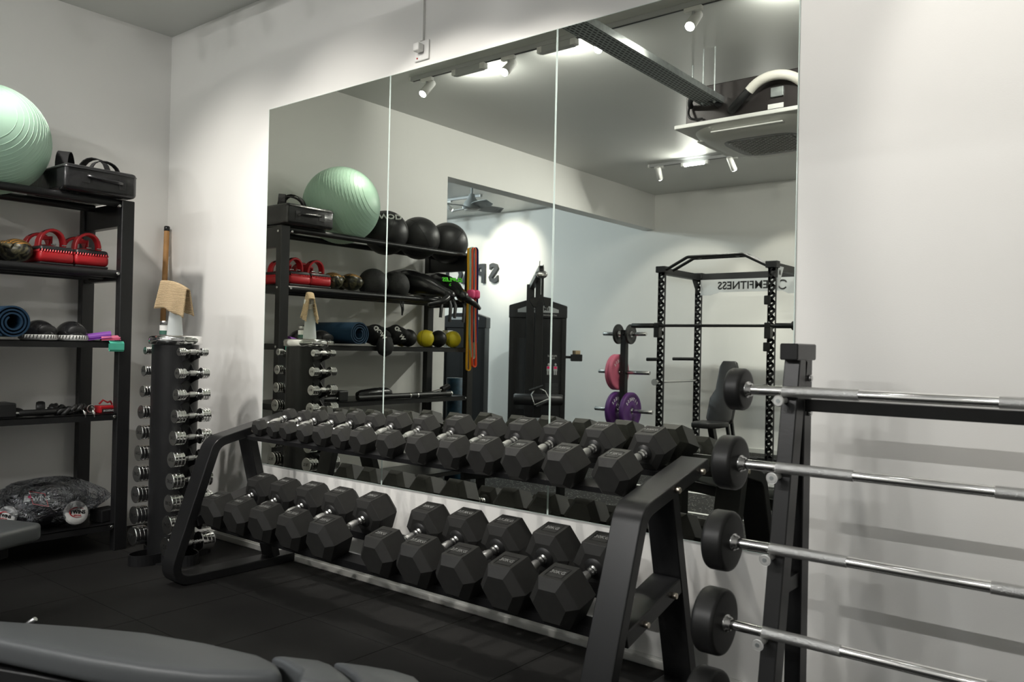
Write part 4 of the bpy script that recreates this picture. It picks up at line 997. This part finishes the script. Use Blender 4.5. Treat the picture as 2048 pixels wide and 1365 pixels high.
for i, z in enumerate(BZ):
    y = legy(z)-.024
    for xm in (LX0+.012, 4.587*2-LX0-.012):
        pg = part('cradle_peg', MB().cyl((xm, legy(z-.024)+.012, z-.026), (xm, y-.030, z-.026), .0085, 14), M_PEG, br)
        part('peg_tip', MB().cyl((xm, y-.030, z-.026), (xm, y-.036, z-.026), .0165, 20, ch=.003), M_PEG, pg)
        part('peg_screw', MB().cyl((xm, y-.0362, z-.026), (xm, y-.0372, z-.026), .006, 12), M_ZINC, pg)
    t = thing('fixed_barbell', f'chrome fixed barbell with round black rubber ends, {ORD[i]} from the top of the rack', 'barbell', (4.587, y, z), group='fixed barbells on the rack')
    r = .0142; hx = .4725
    for sg in (-1, 1):
        part('weight_head', MB().lathe([(.018, sg*(hx+.001)), (.019, sg*(hx+.001)), (HR[i]-.012, sg*(hx+.0015)), (HR[i]-.009, sg*(hx+.0016)), (HR[i]-.0035, sg*(hx+.0035)), (HR[i]-.0005, sg*(hx+.009)), (HR[i], sg*(hx+.012)), (HR[i], sg*(hx+.016)), (HR[i], sg*(hx+TH[i]-.016)), (HR[i], sg*(hx+TH[i]-.012)), (HR[i]-.0005, sg*(hx+TH[i]-.009)), (HR[i]-.0035, sg*(hx+TH[i]-.0035)), (HR[i]-.009, sg*(hx+TH[i]-.0005)), (HR[i]-.012, sg*(hx+TH[i])), (.001, sg*(hx+TH[i]))], (4.587, y, z), (1, 0, 0), 48, caps=False), M_RUBBER_S, t)
        part('collar', MB().lathe([(.024, sg*(hx+.002)), (.024, sg*(hx-.005)), (.019, sg*(hx-.007)), (.019, sg*(hx-.014)), (r, sg*(hx-.015))], (4.587, y, z), (1, 0, 0), 24, caps=False), M_STEEL, t)
        part('knurled_grip', MB().cyl((4.587+sg*.162, y, z), (4.587+sg*.367, y, z), r+.0012, 24), M_KNURL, t)
    part('bar', MB().cyl((4.587-hx, y, z), (4.587+hx, y, z), r, 24), M_CHROME, t)
single('floor_vent', MB().lathe([(.055, 0), (.05, .008), (.02, .010)], (4.03, -.22, .0), (0, 0, 1), 24), M_ZINC, 'small round metal floor cap behind the lowest barbell', 'floor cap')

# ================================================================== foreground benches
def padpoly(poly, z0, z1): return MB().prism(poly, 'z', z0, z1)
bn = thing('workout_bench', 'grey vinyl three-segment bench in the bottom left foreground', 'bench', (3.1, -1.8, 0))
Z = .45
p1 = [(2.55, -2.02), (2.75, -1.888), (2.95, -1.765), (3.10, -1.685), (3.27, -1.625), (3.43, -1.585), (3.50, -1.588), (3.560, -1.615), (3.52, -1.66), (3.43, -1.735), (3.315, -1.795), (3.16, -1.86), (3.01, -1.91), (2.87, -1.955), (2.70, -2.03), (2.60, -2.07)]
part('seat_pad', padpoly(p1, Z-.065, Z), M_VINYL, bn, bevel=(.022, 4))
p2 = [(3.445, -1.572), (3.50, -1.545), (3.559, -1.517), (3.60, -1.515), (3.66, -1.528), (3.712, -1.545), (3.70, -1.575), (3.655, -1.605), (3.615, -1.618), (3.58, -1.585), (3.50, -1.575)]
part('middle_pad', padpoly(p2, Z-.06, Z), M_VINYL, bn, bevel=(.014, 3))
p3 = [(3.585, -1.502), (3.625, -1.486), (3.666, -1.468), (3.73, -1.446), (3.79, -1.44), (3.835, -1.458), (3.835, -1.50), (3.79, -1.545), (3.735, -1.572), (3.722, -1.535), (3.68, -1.518), (3.63, -1.506)]
part('end_pad', padpoly(p3, Z-.06, Z), M_VINYL, bn, bevel=(.014, 3))
ax_ = Vector((.87, .46, 0)).normalized(); sd_ = Vector((-.46, .87, 0)).normalized()
part('spine', MB().bar((2.6, -2.02, .34), (3.72, -1.56, .34), .06, .06), M_BLACK, bn, bevel=(.003, 1))
for q in ((2.72, -1.965), (3.60, -1.615)):
    q = Vector((*q, 0))
    part('leg', MB().bar(q+Vector((0, 0, .04)), q+Vector((0, 0, .33)), .05, .05, ax_), M_BLACK, bn, bevel=(.003, 1))
    part('foot_bar', MB().bar(q-sd_*.24+Vector((0, 0, .025)), q+sd_*.24+Vector((0, 0, .025)), .05, .05), M_BLACK, bn, bevel=(.003, 1))
    part('pad_plate', MB().box(-.07, .07, -.05, .05, .365, .385, Matrix.Translation(q)), M_ZINC, bn)
part('adjuster_pin', MB().cyl((2.80, -1.852, .435), (2.822, -1.835, .453), .007, 12, ch=.002), M_STEEL, bn)
part('back_pad', MB().bar((2.66, -1.93, .44), (2.63, -1.95, .545), .10, .05, (ax_.x, ax_.y, 0)), M_VINYL_B, bn, bevel=(.015, 3))
b2 = thing('flat_bench', 'grey vinyl flat bench pad at the left picture edge before the storage rack', 'bench', (1.55, -1.75, 0))
dv = Vector((.36, -.93, 0)).normalized(); sv = Vector((.93, .36, 0)).normalized(); E0 = Vector((1.340, -1.325, 0))
pp = [E0-sv*.115, E0+sv*.115, E0+sv*.135+dv*.05, E0+sv*.14+dv*.55, E0+sv*.13+dv*1.05, E0-sv*.13+dv*1.05, E0-sv*.14+dv*.55, E0-sv*.135+dv*.05]
part('pad', padpoly([(p.x, p.y) for p in pp], .335, .405), M_VINYL, b2, bevel=(.018, 4))
part('spine', MB().bar(E0+dv*.08+Vector((0, 0, .30)), E0+dv*1.0+Vector((0, 0, .30)), .06, .06), M_BLACK, b2, bevel=(.003, 1))
for d_ in (.22, .88):
    q = E0+dv*d_
    part('leg', MB().bar(q+Vector((0, 0, .04)), q+Vector((0, 0, .28)), .05, .05, dv), M_BLACK, b2, bevel=(.003, 1))
    part('foot_bar', MB().bar(q-sv*.2+Vector((0, 0, .022)), q+sv*.2+Vector((0, 0, .022)), .045, .044), M_BLACK, b2, bevel=(.003, 1))

# ================================================================== power rack by the far wall (seen in the mirror)
pr = thing('power_rack', 'black power rack with hole-drilled uprights and pull-up bars, in the mirror', 'power rack', (1.6, -5.22, 0))
def holed(cx, cy, z0, z1, wd=.072, pitch=.072, rr=.0125):
    b = MB(); n = int((z1-z0)/pitch); h = (z1-z0)/n
    for yy in (cy+.016,):
        for i in range(n):
            zc = z0+h*(i+.5); ins = []; outs = []
            for k in range(8):
                a = PI/8+k*PI/4; ins.append((cx+rr*math.cos(a), yy, zc+rr*math.sin(a)))
                c_, s_ = math.cos(a), math.sin(a); outs.append((cx+(wd/2 if c_ > 0 else -wd/2) if abs(c_) > abs(s_) else cx+wd/2*c_/abs(s_)*.999, yy, zc+(h/2 if s_ > 0 else -h/2) if abs(s_) > abs(c_) else zc+h/2*s_/abs(c_)))
            corners = [(cx+wd/2, yy, zc+h/2), (cx-wd/2, yy, zc+h/2), (cx-wd/2, yy, zc-h/2), (cx+wd/2, yy, zc-h/2)]
            vs = ins+outs+corners
            fs = [(k, (k+1) % 8, 8+(k+1) % 8, 8+k) for k in range(8)]+[(8, 9, 12), (10, 11, 13), (12+2, 12, 13)] if False else [(k, (k+1) % 8, 8+(k+1) % 8, 8+k) for k in range(8)]
            fs += [(8+0, 12, 8+1), (8+2, 13, 8+3), (8+4, 14, 8+5), (8+6, 15, 8+7)]
            b.add(vs, fs)
    for sx in (-1, 1):
        b.box(cx+sx*wd/2-.0015, cx+sx*wd/2+.0015, cy-.016, cy+.016, z0, z1)
    return b
ux0, ux1, uy0, uy1, uh = 1.02, 2.18, -5.65, -4.80, 1.99
for x in (ux0, ux1):
    for y in (uy0, uy1):
        part('upright', holed(x, y, .06, uh-.02), M_BLACK2, pr)
        part('upright_cap', MB().box(x-.055, x+.055, y-.045, y+.045, uh-.02, uh+.045), M_BLACK2, pr, bevel=(.004, 1))
    part('top_beam', MB().box(x-.035, x+.035, uy0, uy1, uh-.035, uh+.03), M_BLACK2, pr)
    part('base_beam', MB().box(x-.035, x+.035, uy0-.1, uy1+.25, 0, .06), M_BLACK2, pr, bevel=(.004, 1))
part('rear_top_beam', MB().box(ux0, ux1, uy0-.035, uy0+.035, uh-.035, uh+.035), M_BLACK2, pr)
part('rear_base_beam', MB().box(ux0, ux1, uy0-.035, uy0+.035, 0, .06), M_BLACK2, pr)
for yy in (-4.78, -4.92):
    pts = fillet([(ux0+.06, yy, uh+.01), (1.31, yy, 2.115), (1.89, yy, 2.115), (ux1-.06, yy, uh+.01)], .06, 5)
    part('pull_up_bar', MB().tube(pts, .016, 12), M_BLACK, pr)
for x_ in (1.40, 1.80): part('pull_up_link', MB().cyl((x_, -4.92, 2.115), (x_, -4.78, 2.115), .013, 10), M_BLACK, pr)
sp = part('name_plate', MB().prism([(ux0+.04, 1.955), (ux1-.04, 1.955), (ux1-.04, 1.785), (ux1-.14, 1.785), (ux1-.20, 1.815), (ux0+.26, 1.815), (ux0+.16, 1.785), (ux0+.04, 1.785)], 'y', uy0+.036, uy0+.042), M_SILVER, pr)
text('name_print', 'EMFITNESS', .118, M_BLACK, sp, frame((1.545, uy0+.0425, 1.882), (-1, 0, 0), (0, 0, 1)), .001, .002)
part('logo', MB().tube([(1.98+.045*math.cos(a), uy0+.043, 1.882+.045*math.sin(a)) for a in [.6+5.0*i/20 for i in range(21)]], .007, 8), M_BLACK, sp)
gs = part('gusset', MB().prism([(uy1-.03, uh+.0), (uy1-.18, uh+.0), (uy1-.03, uh-.23)], 'x', ux1+.036, ux1+.041), M_SILVER, pr); text('gusset_print', 'M', .07, M_BLACK, gs, frame((ux1+.0415, uy1-.075, uh-.06), (0, 1, 0), (0, 0, 1)), .001, .002)
part('gusset', MB().prism([(uy0+.03, uh-.03), (uy0+.17, uh-.03), (uy0+.03, uh-.22)], 'x', ux0-.002, ux0+.003), M_BLACK2, pr)
for x in (ux0, ux1):
    part('bar_hook', MB().box(x-.03, x+.03, uy1+.035, uy1+.11, 1.30, 1.405).box(x-.03, x+.03, uy1+.10, uy1+.11, 1.40, 1.45), M_BLACK, pr, bevel=(.005, 1))
    part('safety_bar', MB().cyl((x, uy0-.02, .843), (x, uy1+.10, .843), .014, 12).cyl((x, uy1+.10, .843), (x, uy1+.125, .843), .034, 16), M_STEEL, pr)
part('dip_handle', MB().cyl((ux0-.035, uy1, 1.075), (ux0-.16, uy1, 1.072), .018, 12), M_RUBBER_S, pr); part('dip_handle', MB().cyl((ux0-.035, uy0, 1.08), (ux0-.30, uy0, 1.075), .018, 12), M_RUBBER_S, pr)
for z in (1.66, 1.22): part('catch', MB().box(ux1-.05, ux1+.005, uy1+.035, uy1+.08, z-.04, z+.045), M_BLACK, pr, bevel=(.008, 2))
ob = thing('olympic_barbell', 'black olympic barbell resting on the power rack hooks', 'barbell', (1.6, uy1+.07, 1.43))
part('shaft', MB().cyl((.98, uy1+.07, 1.4215), (2.24, uy1+.07, 1.4215), .0145, 16), M_BLACK, ob)
for x0_, x1_ in ((.715, .98), (2.24, 2.62)): part('sleeve', MB().cyl((x0_, uy1+.07, 1.4215), (x1_, uy1+.07, 1.4215), .025, 18, ch=.003), M_BLACK, ob)
part('lock_collar', MB().cyl((2.40, uy1+.07, 1.4215), (2.45, uy1+.07, 1.4215), .042, 18, ch=.005), M_RUBBER_S, ob)
# incline bench in the rack
ib = thing('incline_bench', 'black adjustable bench with raised backrest inside the power rack', 'bench', (1.42, -5.25, 0))
bd = Vector((.03, -1, 0)).normalized(); bs = Vector((-bd.y, bd.x, 0)); c0 = Vector((1.49, -5.15, .43))
bt = (bd*math.sin(.36)+Vector((0, 0, math.cos(.36)))).normalized(); bnn = bs.cross(bt)
def onto(o, ex, ey, poly, th):
    b = MB(); ez = ex.cross(ey); n = len(poly)
    vs = [o+ex*u+ey*v_-ez*th/2 for u, v_ in poly]+[o+ex*u+ey*v_+ez*th/2 for u, v_ in poly]
    return b.add(vs, [tuple(range(n))[::-1], tuple(range(n, 2*n))]+[(i, (i+1) % n, n+(i+1) % n, n+i) for i in range(n)])
part('backrest', onto(c0+bd*.05, bs, bt, [(-.12, 0), (-.145, .04), (-.145, .26), (-.10, .36), (-.10, .62), (-.075, .68), (.075, .68), (.10, .62), (.10, .36), (.145, .26), (.145, .04), (.12, 0)], .055), M_VINYL_B, ib, bevel=(.015, 3))
part('seat', onto(c0-bd*.02, bs, -bd, [(-.15, 0), (.15, 0), (.15, .20), (.09, .36), (-.09, .36), (-.15, .20)], .055), M_VINYL_B, ib, bevel=(.015, 3))
part('spine', MB().bar(c0-bd*.30+Vector((0, 0, -.18)), c0+bd*.44+Vector((0, 0, -.28)), .06, .06), M_BLACK, ib)
part('support', MB().bar(c0+bd*.26+Vector((0, 0, .30)), c0+bd*.42+Vector((0, 0, -.26)), .03, .03), M_BLACK, ib); part('support', MB().bar(c0+bd*.18+Vector((0, 0, .14)), c0+bd*.32+Vector((0, 0, -.25)), .03, .03), M_BLACK, ib)
part('post', MB().bar(c0-bd*.12+Vector((0, 0, -.02)), c0-bd*.05+Vector((0, 0, -.20)), .06, .06), M_BLACK, ib)
part('foot_bar', MB().bar(c0-bd*.30-bs*.2+Vector((0, 0, -.40)), c0-bd*.30+bs*.2+Vector((0, 0, -.40)), .05, .055), M_BLACK, ib); part('foot_bar', MB().bar(c0+bd*.44-bs*.25+Vector((0, 0, -.40)), c0+bd*.44+bs*.25+Vector((0, 0, -.40)), .05, .055), M_BLACK, ib)
part('leg', MB().bar(c0-bd*.30+Vector((0, 0, -.18)), c0-bd*.30+Vector((0, 0, -.38)), .05, .05), M_BLACK, ib); part('leg', MB().bar(c0+bd*.44+Vector((0, 0, -.28)), c0+bd*.44+Vector((0, 0, -.38)), .05, .05), M_BLACK, ib)

# ================================================================== plate tree
PX, PY = .11, -5.6
pt = thing('plate_tree', 'black weight plate tree with chrome pegs beside the power rack', 'plate tree', (PX, PY, 0))
part('post', MB().box(PX-.035, PX+.035, PY-.035, PY+.035, .05, 1.40), M_BLACK2, pt, bevel=(.003, 1))
part('base', MB().box(PX-.28, PX+.28, PY-.03, PY+.03, 0, .05).box(PX-.03, PX+.03, PY-.3, PY+.3, 0, .05), M_BLACK2, pt, bevel=(.004, 1))
for z, h in ((1.35, .29), (.90, .345), (.45, .39)):
    for sg in (-1, 1): part('peg', MB().cyl((PX+sg*.035, PY, z), (PX+sg*h, PY, z+.004), .0235, 16, ch=.003), M_STEEL, pt)
for z in (.90, 1.35): part('bolt', MB().cyl((PX, PY+.034, z), (PX, PY+.05, z), .014, 10), M_BLACK, pt)
def plate(x, z, R, th, m, lab, txt=None):
    t = thing('weight_plate', lab, 'weight plate', (x, PY, z), group='plates on the plate tree')
    part('disc', MB().lathe([(.026, -th/2), (R*.42, -th/2), (R*.45, -th*.42), (R*.80, -th*.42), (R*.84, -th/2), (R*.97, -th/2), (R, -th*.35), (R, th*.35), (R*.97, th/2), (R*.84, th/2), (R*.80, th*.42), (R*.45, th*.42), (R*.42, th/2), (.026, th/2), (.026, -th/2)], (x, PY, z), (1, 0, 0), 44, caps=False), m, t)
    part('hub', MB().lathe([(.0245, -th/2-.001), (.034, -th/2-.001), (.034, th/2+.001), (.0245, th/2+.001), (.0245, -th/2-.001)], (x, PY, z), (1, 0, 0), 24, caps=False), M_STEEL, t)
    if txt:
        for i, ch in enumerate(txt):
            a = 1.05-.30*i+PI/2-.0; a = PI/2+.30*(len(txt)-1)/2-.30*i
            for sg in (1, -1):
                # text faces +x (sg=1) or -x: clockwise around the rim
                u = Vector((0, math.cos(a)*sg, math.sin(a))); yd = u; xd = Vector((0, math.sin(a)*sg, -math.cos(a)))
                text('print', ch, R*.24, M_TEXTW, t, frame((x+sg*(th*.42+.0005), PY+u.y*R*.63, z+u.z*R*.63), xd, yd), .0006, .0006)
plate(PX-.085, 1.35, .118, .024, M_RUBBER_S, 'small black weight plate on the top left peg of the plate tree'); plate(PX+.085, 1.35, .118, .024, M_RUBBER_S, 'small black weight plate on the top right peg of the plate tree')
plate(PX-.115, .90, .212, .040, M_ROSE, 'pink bumper plate on the middle left peg, outer one', 'FITNESS'); plate(PX-.072, .90, .212, .040, M_ROSE, 'pink bumper plate on the middle left peg, against the post', 'FITNESS')
plate(PX-.095, .45, .220, .055, M_PLUM, 'purple bumper plate on the lower left peg of the plate tree', 'FITNESS'); plate(PX+.095, .45, .220, .055, M_PLUM, 'purple bumper plate on the lower right peg of the plate tree', 'FITNESS')
t = thing('snap_hooks', 'pair of chrome snap hooks hanging beside the purple plates', 'snap hook', (PX, PY+.05, .45))
part('hook', MB().tube([(PX-.02, PY+.06, .52), (PX+.0, PY+.065, .50), (PX+.02, PY+.065, .44), (PX+.0, PY+.065, .43), (PX-.02, PY+.06, .49)], .006, 8, True), M_CHROME, t); part('hook', MB().tube([(PX-.05, PY+.06, .55), (PX-.03, PY+.065, .53), (PX-.03, PY+.065, .48), (PX-.055, PY+.065, .49)], .006, 8, True), M_CHROME, t)

# ================================================================== cable machines in the side room
def machine(loc, face, wd, hgt, name, label, lat):
    ang = math.atan2(face[1], face[0])-PI/2      # local +y is the front
    t = thing(name, label, 'cable machine', loc, (0, 0, ang))
    h = hgt; q = wd/2
    part('shroud', MB().prism([(-q, .06), (q, .06), (q, h-.06), (q*.42, h), (-q*.42, h), (-q, h-.06)], 'y', -.16, .02), M_BACK, t, world=False, bevel=(.012, 2))
    part('shroud_top', MB().prism([(-q-.008, h-.20), (q+.008, h-.20), (q+.008, h-.055), (q*.43, h+.006), (-q*.43, h+.006), (-q-.008, h-.055)], 'y', -.17, .035), M_BACK, t, world=False, bevel=(.008, 1))
    part('base', MB().box(-q, q, -.3, .35, 0, .06), M_BLACK2, t, world=False, bevel=(.006, 1))
    part('side_post', MB().box(-q, -q+.05, .02, .05, .06, h-.2), M_BLACK, t, world=False); part('side_post', MB().box(q-.05, q, .02, .05, .06, h-.2), M_BLACK, t, world=False)
    return t, q, h
fx = (.625, .78)
t, q, h = machine((-.66, -4.92, 0), fx, .665, 1.715, 'lat_pulldown_machine', 'black lat pulldown machine with pale header panel, reflected in the mirror seam', True)
W_ = False
hp = part('header_panel', MB().prism([(-q*.72, h-.135), (q*.72, h-.135), (q*.72, h-.10), (q*.35, h-.055), (-q*.35, h-.055), (-q*.72, h-.10)], 'y', .034, .038), M_SILVER, t, world=W_)
text('header_print', 'EM FITNESS', .05, M_BLACK, hp, frame((.0, .0385, h-.096), (-1, 0, 0), (0, 0, 1)), .001, .001, world=False)
text('header_print', 'LAT PULLDOWN / ROW', .022, M_TEXTW, hp, frame((.1, .0365, h-.165), (-1, 0, 0), (0, 0, 1)), .001, 0, world=False)
part('stack_slot', MB().box(-.06, -.02, .021, .026, .4, 1.45), M_BLACK2, t, world=W_)
part('vent_panel', MB().box(-.24, -.10, .020, .0245, .45, 1.28), mat('vent_mesh', (.045, .047, .05), .6, bump=(300, 1, .004)), t, world=W_)
ip = part('instruction_panel', MB().box(.08, .27, .021, .0235, .40, 1.10), M_BACK, t, world=W_)
text('instruction_print', 'MUSCLE\nMAP', .030, M_TEXTW, ip, frame((.175, .0245, 1.06), (-1, 0, 0), (0, 0, 1)), .0008, 0, world=False)
for dx in (.135, .215):
    sc = 1
    ff = MB().ell((dx, .026, .975), (.012*sc, .004, .016*sc), 10, 6).box(dx-.022*sc, dx+.022*sc, .024, .027, .90, .957).box(dx-.018*sc, dx-.003, .024, .027, .855, .90).box(dx+.003, dx+.018*sc, .024, .027, .855, .90)
    part('figure_print', ff, M_GREYP, ip, world=W_); part('muscle_print', MB().box(dx-.018, dx+.018, .0265, .0275, .925, .952), M_PINKSTRIPE, ip, world=W_)
pl = MB()
for k_ in range(12): pl.box(.10, .25, .024, .0245, .55+.018*k_, .555+.018*k_)
part('instruction_lines', pl, M_VINYL, ip, world=W_)
# column, arm, pulleys and bar
part('column', MB().box(-.045, .045, .30, .39, .06, 1.98), M_BLACK, t, world=W_, bevel=(.004, 1))
part('rear_column', MB().box(-.14, -.05, .05, .14, .06, 1.90), M_BLACK, t, world=W_, bevel=(.004, 1))
part('top_arm', MB().bar((-.09, .05, 1.86), (0, .80, 2.02), .06, .06), M_CHROME_R, t, world=W_)
part('pulley', MB().cyl((-.015, .78, 2.00), (.015, .78, 2.00), .055, 20), M_BLACK, t, world=W_); part('pulley_bracket', MB().box(-.022, -.016, .72, .83, 1.98, 2.10).box(.016, .022, .72, .83, 1.98, 2.06), M_BLACK, t, world=W_)
part('front_cap', MB().ell((0, .82, 1.955), (.07, .02, .045), 18, 10), M_CHROME, t, world=W_)
part('cable', MB().cyl((0, .80, 1.74), (0, .80, 1.95), .004, 8), M_STEEL, t, world=W_)
for sg in (-1, 1): part('handle', MB().prism([(sg*.01, 1.72), (sg*.13, 1.70), (sg*.13, 1.68), (sg*.075, 1.60), (sg*.045, 1.60)], 'y', .77+.02*sg, .81+.02*sg), M_RUBBER_S, t, world=W_, bevel=(.006, 1))
part('knee_roller', MB().cyl((-.27, .62, .60), (.27, .62, .60), .062, 22, ch=.012), M_VINYL_B, t, world=W_)
part('roller_bar', MB().box(-.03, .03, .38, .64, .55, .62), M_BLACK, t, world=W_)
part('cable_handle', MB().tube([(-.02, .70, .74), (.07, .71, .70), (.12, .71, .62), (-.04, .72, .55), (-.08, .71, .66)], .008, 8, True), M_CHROME, t, world=W_); part('cable_handle_grip', MB().cyl((-.10, .72, .70), (.05, .72, .755), .015, 12), M_RUBBER_S, t, world=W_); part('cable_handle_grip', MB().cyl((-.02, .725, .53), (.12, .725, .60), .015, 12), M_RUBBER_S, t, world=W_)
part('seat', MB().box(-.18, .18, .55, .95, .32, .38), M_VINYL_B, t, world=W_, bevel=(.015, 2)); part('seat_post', MB().box(-.03, .03, .70, .76, .06, .32), M_BLACK, t, world=W_)
part('foot_plate', MB().bar((0, .90, .42), (0, 1.12, .36), .30, .012), M_ZINC, t, world=W_); part('floor_beam', MB().box(-.04, .04, .3, 1.3, 0, .06), M_BLACK, t, world=W_)
tr = part('side_tray', MB().box(q+.06, q+.19, -.06, .08, 1.02, 1.10), M_BLACK, t, world=W_, bevel=(.006, 1)); part('tray_arm', MB().box(q-.01, q+.06, 0, .02, 1.05, 1.08), M_BLACK, tr, world=W_)
Mw = wmat(t); lp = Mw @ Vector((q+.125, .01, 1.1005))
single('sponge', MB().box(-.055, .055, -.03, .03, 0, .045, Matrix.Translation(lp) @ Matrix.Rotation(.6, 4, 'Z')), M_TOWEL, 'tan sponge on the tray at the side of the pulldown machine', 'sponge', bevel=(.006, 2))
t2, q2, h2 = machine((-2.20, -5.35, 0), (.40, .92), .60, 1.61, 'cable_machine', 'second black cable machine behind the storage rack end in the mirror', False)
part('front_strip', MB().box(-.05, .05, .02, .03, .2, 1.4), M_BLACK2, t2, world=False); part('header_panel', MB().box(-q2*.7, q2*.7, .034, .038, h2-.09, h2-.055), M_SILVER, t2, world=False)

# tiny pieces that stay joined
for o in bpy.data.objects:
    if o.name.split('.')[0] in ('bolt_holes', 'stitching', 'ribs', 'seams', 'grille_bars', 'instruction_lines', 'loose_wrap') and o.parent: o['kind'] = 'stuff'
